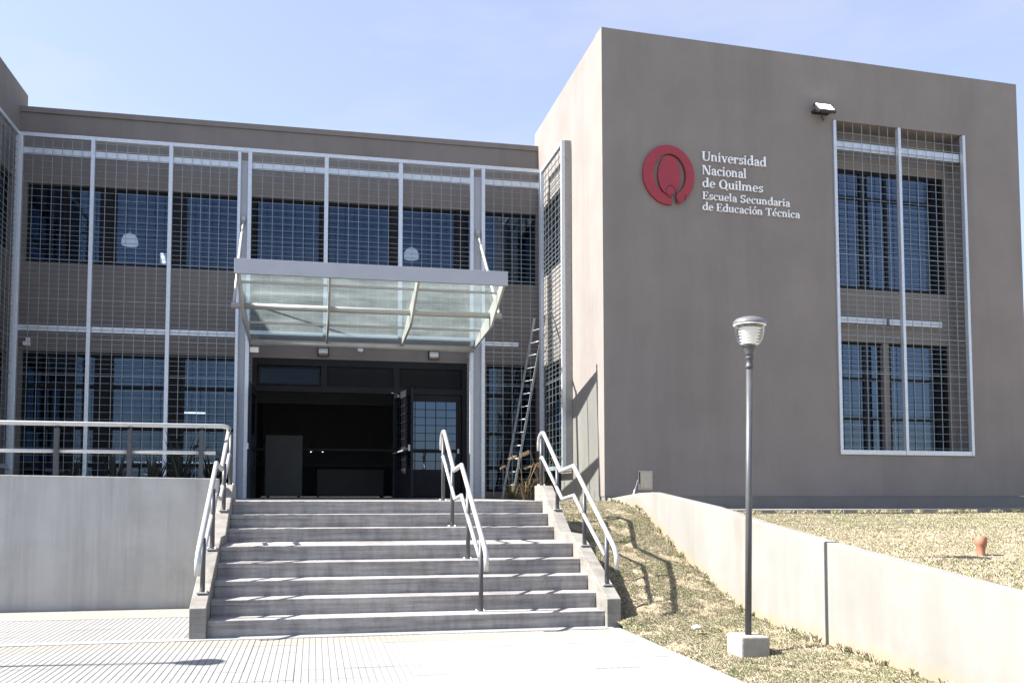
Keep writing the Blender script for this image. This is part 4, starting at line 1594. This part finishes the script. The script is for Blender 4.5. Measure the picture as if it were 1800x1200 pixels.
# lamps seen through the glass
for x, z, lb_ in ((-8.73, 6.62, 'glass pendant lamp seen through the upper left windows'), (-2.78, 6.64, 'glass pendant lamp seen through the upper windows above the canopy')):
    o = thing('pendant_lamp', lb_, 'lamp', (x, 4.98, z + .17), 0, 'pendant lamps inside the upper floor')
    MB().lathe([(.155, -.155), (.165, -.14), (.163, -.06), (.148, .0), (.115, .055), (.06, .085)], 0, 0, 24, True).build('shade', 'pendant_glow', o)
    MB().tube([(0, 0, .1), (0, 0, 1.15)], .012, 8).build('rod', 'silver', o)
for x, y, z, dx, dz, lb_ in ((-8.12, 5.2, 6.55, .05, -.2, 'short lit tube lamp seen through the upper left windows'), (-5.42, 5.2, 6.42, 0.01, -.16, 'short lit tube lamp seen just above the canopy beam')):
    o = thing('tube_lamp', lb_, 'lamp', (x, y, z))
    MB().tube([(0, 0, 0), (dx, 0, dz)], .03, 10).build('tube', 'tube_light', o)
    MB().box(-.04, dx + .04, .031, .06, dz - .02, .02).build('batten', 'white_plastic', o)
o = thing('tube_lamp', 'lit tube lamp lying level behind the lower left windows', 'lamp', (-7.45, 5.3, 3.14))
MB().tube([(-.28, 0, 0), (.28, 0, 0)], .018, 10).build('tube', 'tube_light', o)
MB().box(-.3, .3, -.02, .02, .02, .05).build('batten', 'white_plastic', o)

# pale partition inside the entrance
pt = thing('partition', 'dim grey partition panel standing inside the open doors', 'panel', (-5.55, 6.6, LAND))
MB().box(-.42, .42, -.02, .02, .05, 1.45).build('board', 'dark_floor', pt)
for x in (-.35, .35):
    MB().box(x - .02, x + .02, -.22, .22, 0, .048).build('foot', 'frame_dark', pt)

dk = thing('reception_desk', 'dim desk inside the entrance hall, right of the partition', 'desk', (-3.9, 9.6, LAND))
MB().box(-.9, .9, -.35, .35, .74, .78).build('desk_top', 'frame_grey', dk)
MB().box(-.86, .86, -.30, -.27, .05, .74).build('front_panel', 'dark_floor', dk)
for x in (-.85, .85):
    MB().box(x - .03, x + .03, -.26, .32, 0, .74).build('side_panel', 'dark_floor', dk)
for i, x in enumerate((-4.95, -4.62)):
    o = thing('ceiling_spot', 'tiny lit spot lamp deep inside the entrance hall, %s of the two' % ('left' if i == 0 else 'right'), 'lamp', (x, 11.4, 2.62), 0, 'spot lamps in the entrance hall')
    MB().lathe([(.03, .0), (.05, .03), (.05, .12), (.02, .13)], 0, 0, 12).build('housing', 'black_plastic', o)
    MB().lathe([(.002, -.012), (.016, -.008), (.02, -.002)], 0, 0, 12).build('bulb', 'tube_light', o)

# ------------------------------------------------------------------ plants
def strap_leaves(name, parent, n_, hmin, hmax, w, spread, mat, droop=0.25):
    vs, fs, tint = [], [], []
    for i in range(n_):
        az = random.uniform(0, 2 * pi)
        h = random.uniform(hmin, hmax)
        sp = random.uniform(.15, 1) * spread * h
        dx, dy = math.cos(az), math.sin(az)
        bx_, by_ = random.uniform(-.05, .05), random.uniform(-.05, .05)
        tn = random.random()
        o = len(vs)
        K = 6
        for k in range(K + 1):
            s_ = k / K
            out = sp * s_ ** 1.5
            z = h * (s_ - droop * s_ ** 3)
            ww = w * (1 - s_ ** 2) + .0015
            vs.append((bx_ + dx * out - dy * ww, by_ + dy * out + dx * ww, z))
            vs.append((bx_ + dx * out + dy * ww, by_ + dy * out - dx * ww, z))
            tint += [tn, tn]
        for k in range(K):
            a = o + 2 * k
            fs.append((a, a + 1, a + 3, a + 2))
    mb = MB().add(vs, fs, True)
    ob = mb.build(name, mat, parent)
    at = ob.data.attributes.new('tint', 'FLOAT', 'POINT')
    at.data.foreach_set('value', tint)
    return ob


def spiky(x, y, s_, label):
    o = thing('spiky_plant', label, 'plant', (x, y, LAND), 0, 'spiky plants behind the grey wall')
    strap_leaves('leaves', o, 26, .6 * s_, 1.25 * s_, .028, .62, 'spiky_leaf', .08)
    MB().lathe([(.03, -.02), (.05, .02), (.03, .09)], 0, 0, 8).build('stem', 'spiky_leaf', o)


for x, s_, lb_ in ((-8.62, .62, 'small spiky plant behind the grey wall, first from the left'), (-7.95, .85, 'spiky plant behind the grey wall, second from the left'), (-7.32, .70, 'spiky plant behind the grey wall, third from the left'), (-6.95, 1.0, 'tall spiky plant behind the grey wall, fourth from the left'), (-6.52, .72, 'spiky plant behind the grey wall nearest the stairs')):
    spiky(x, 0.2 + random.uniform(-.3, .4), s_, lb_)


def plume_grass(x, y, z, s_, label, n_pl):
    o = thing('ornamental_grass', label, 'grass', (x, y, z), 0, 'ornamental grasses by the stairs')
    strap_leaves('leaves', o, 60, .35 * s_, .8 * s_, .007, .55, 'plume_grass', .3)
    for i in range(n_pl):
        az = random.uniform(-.6, pi + .6)
        h = random.uniform(.7, 1.05) * s_
        dx, dy = math.cos(az) * .3 * s_, math.sin(az) * .15
        P0, P1, P2, P3 = (0, 0, 0), (dx * .3, dy * .3, h * .65), (dx * .7, dy * .7, h), (dx * 1.25, dy * 1.25, h * .93)
        st_ = MB().tube([P0, P1, P2, P3], .004, 6)
        st_.build('stalk', 'plume_grass', o)
        pv_ = []
        pf_ = []
        for k in range(70):
            t_ = random.random()
            b0 = Vector(P2).lerp(Vector(P3), t_)
            d = Vector((random.uniform(-1, 1), random.uniform(-1, 1), random.uniform(-.8, .8))).normalized() * .03
            e_ = (Vector(P3) - Vector(P2)).normalized() * .03
            i0 = len(pv_)
            pv_ += [b0, b0 + d * .7 + e_ * .3, b0 + d + e_]
            pf_.append((i0, i0 + 1, i0 + 2))
        ob = MB().add(pv_, pf_).build('plume', 'plume', o)
        at = ob.data.attributes.new('tint', 'FLOAT', 'POINT')
        at.data.foreach_set('value', [random.random() for _ in pv_])


plume_grass(-1.52, -0.6, 1.2, .95, 'dry ornamental grass with bent plumes just behind the right cheek wall', 4)
plume_grass(-0.95, 0.55, 1.2, 1.0, 'dry ornamental grass with orange plumes against the narrow side screen', 4)
plume_grass(-1.25, 1.6, 1.2, .8, 'low tuft of dry grass at the foot of the ladder', 1)
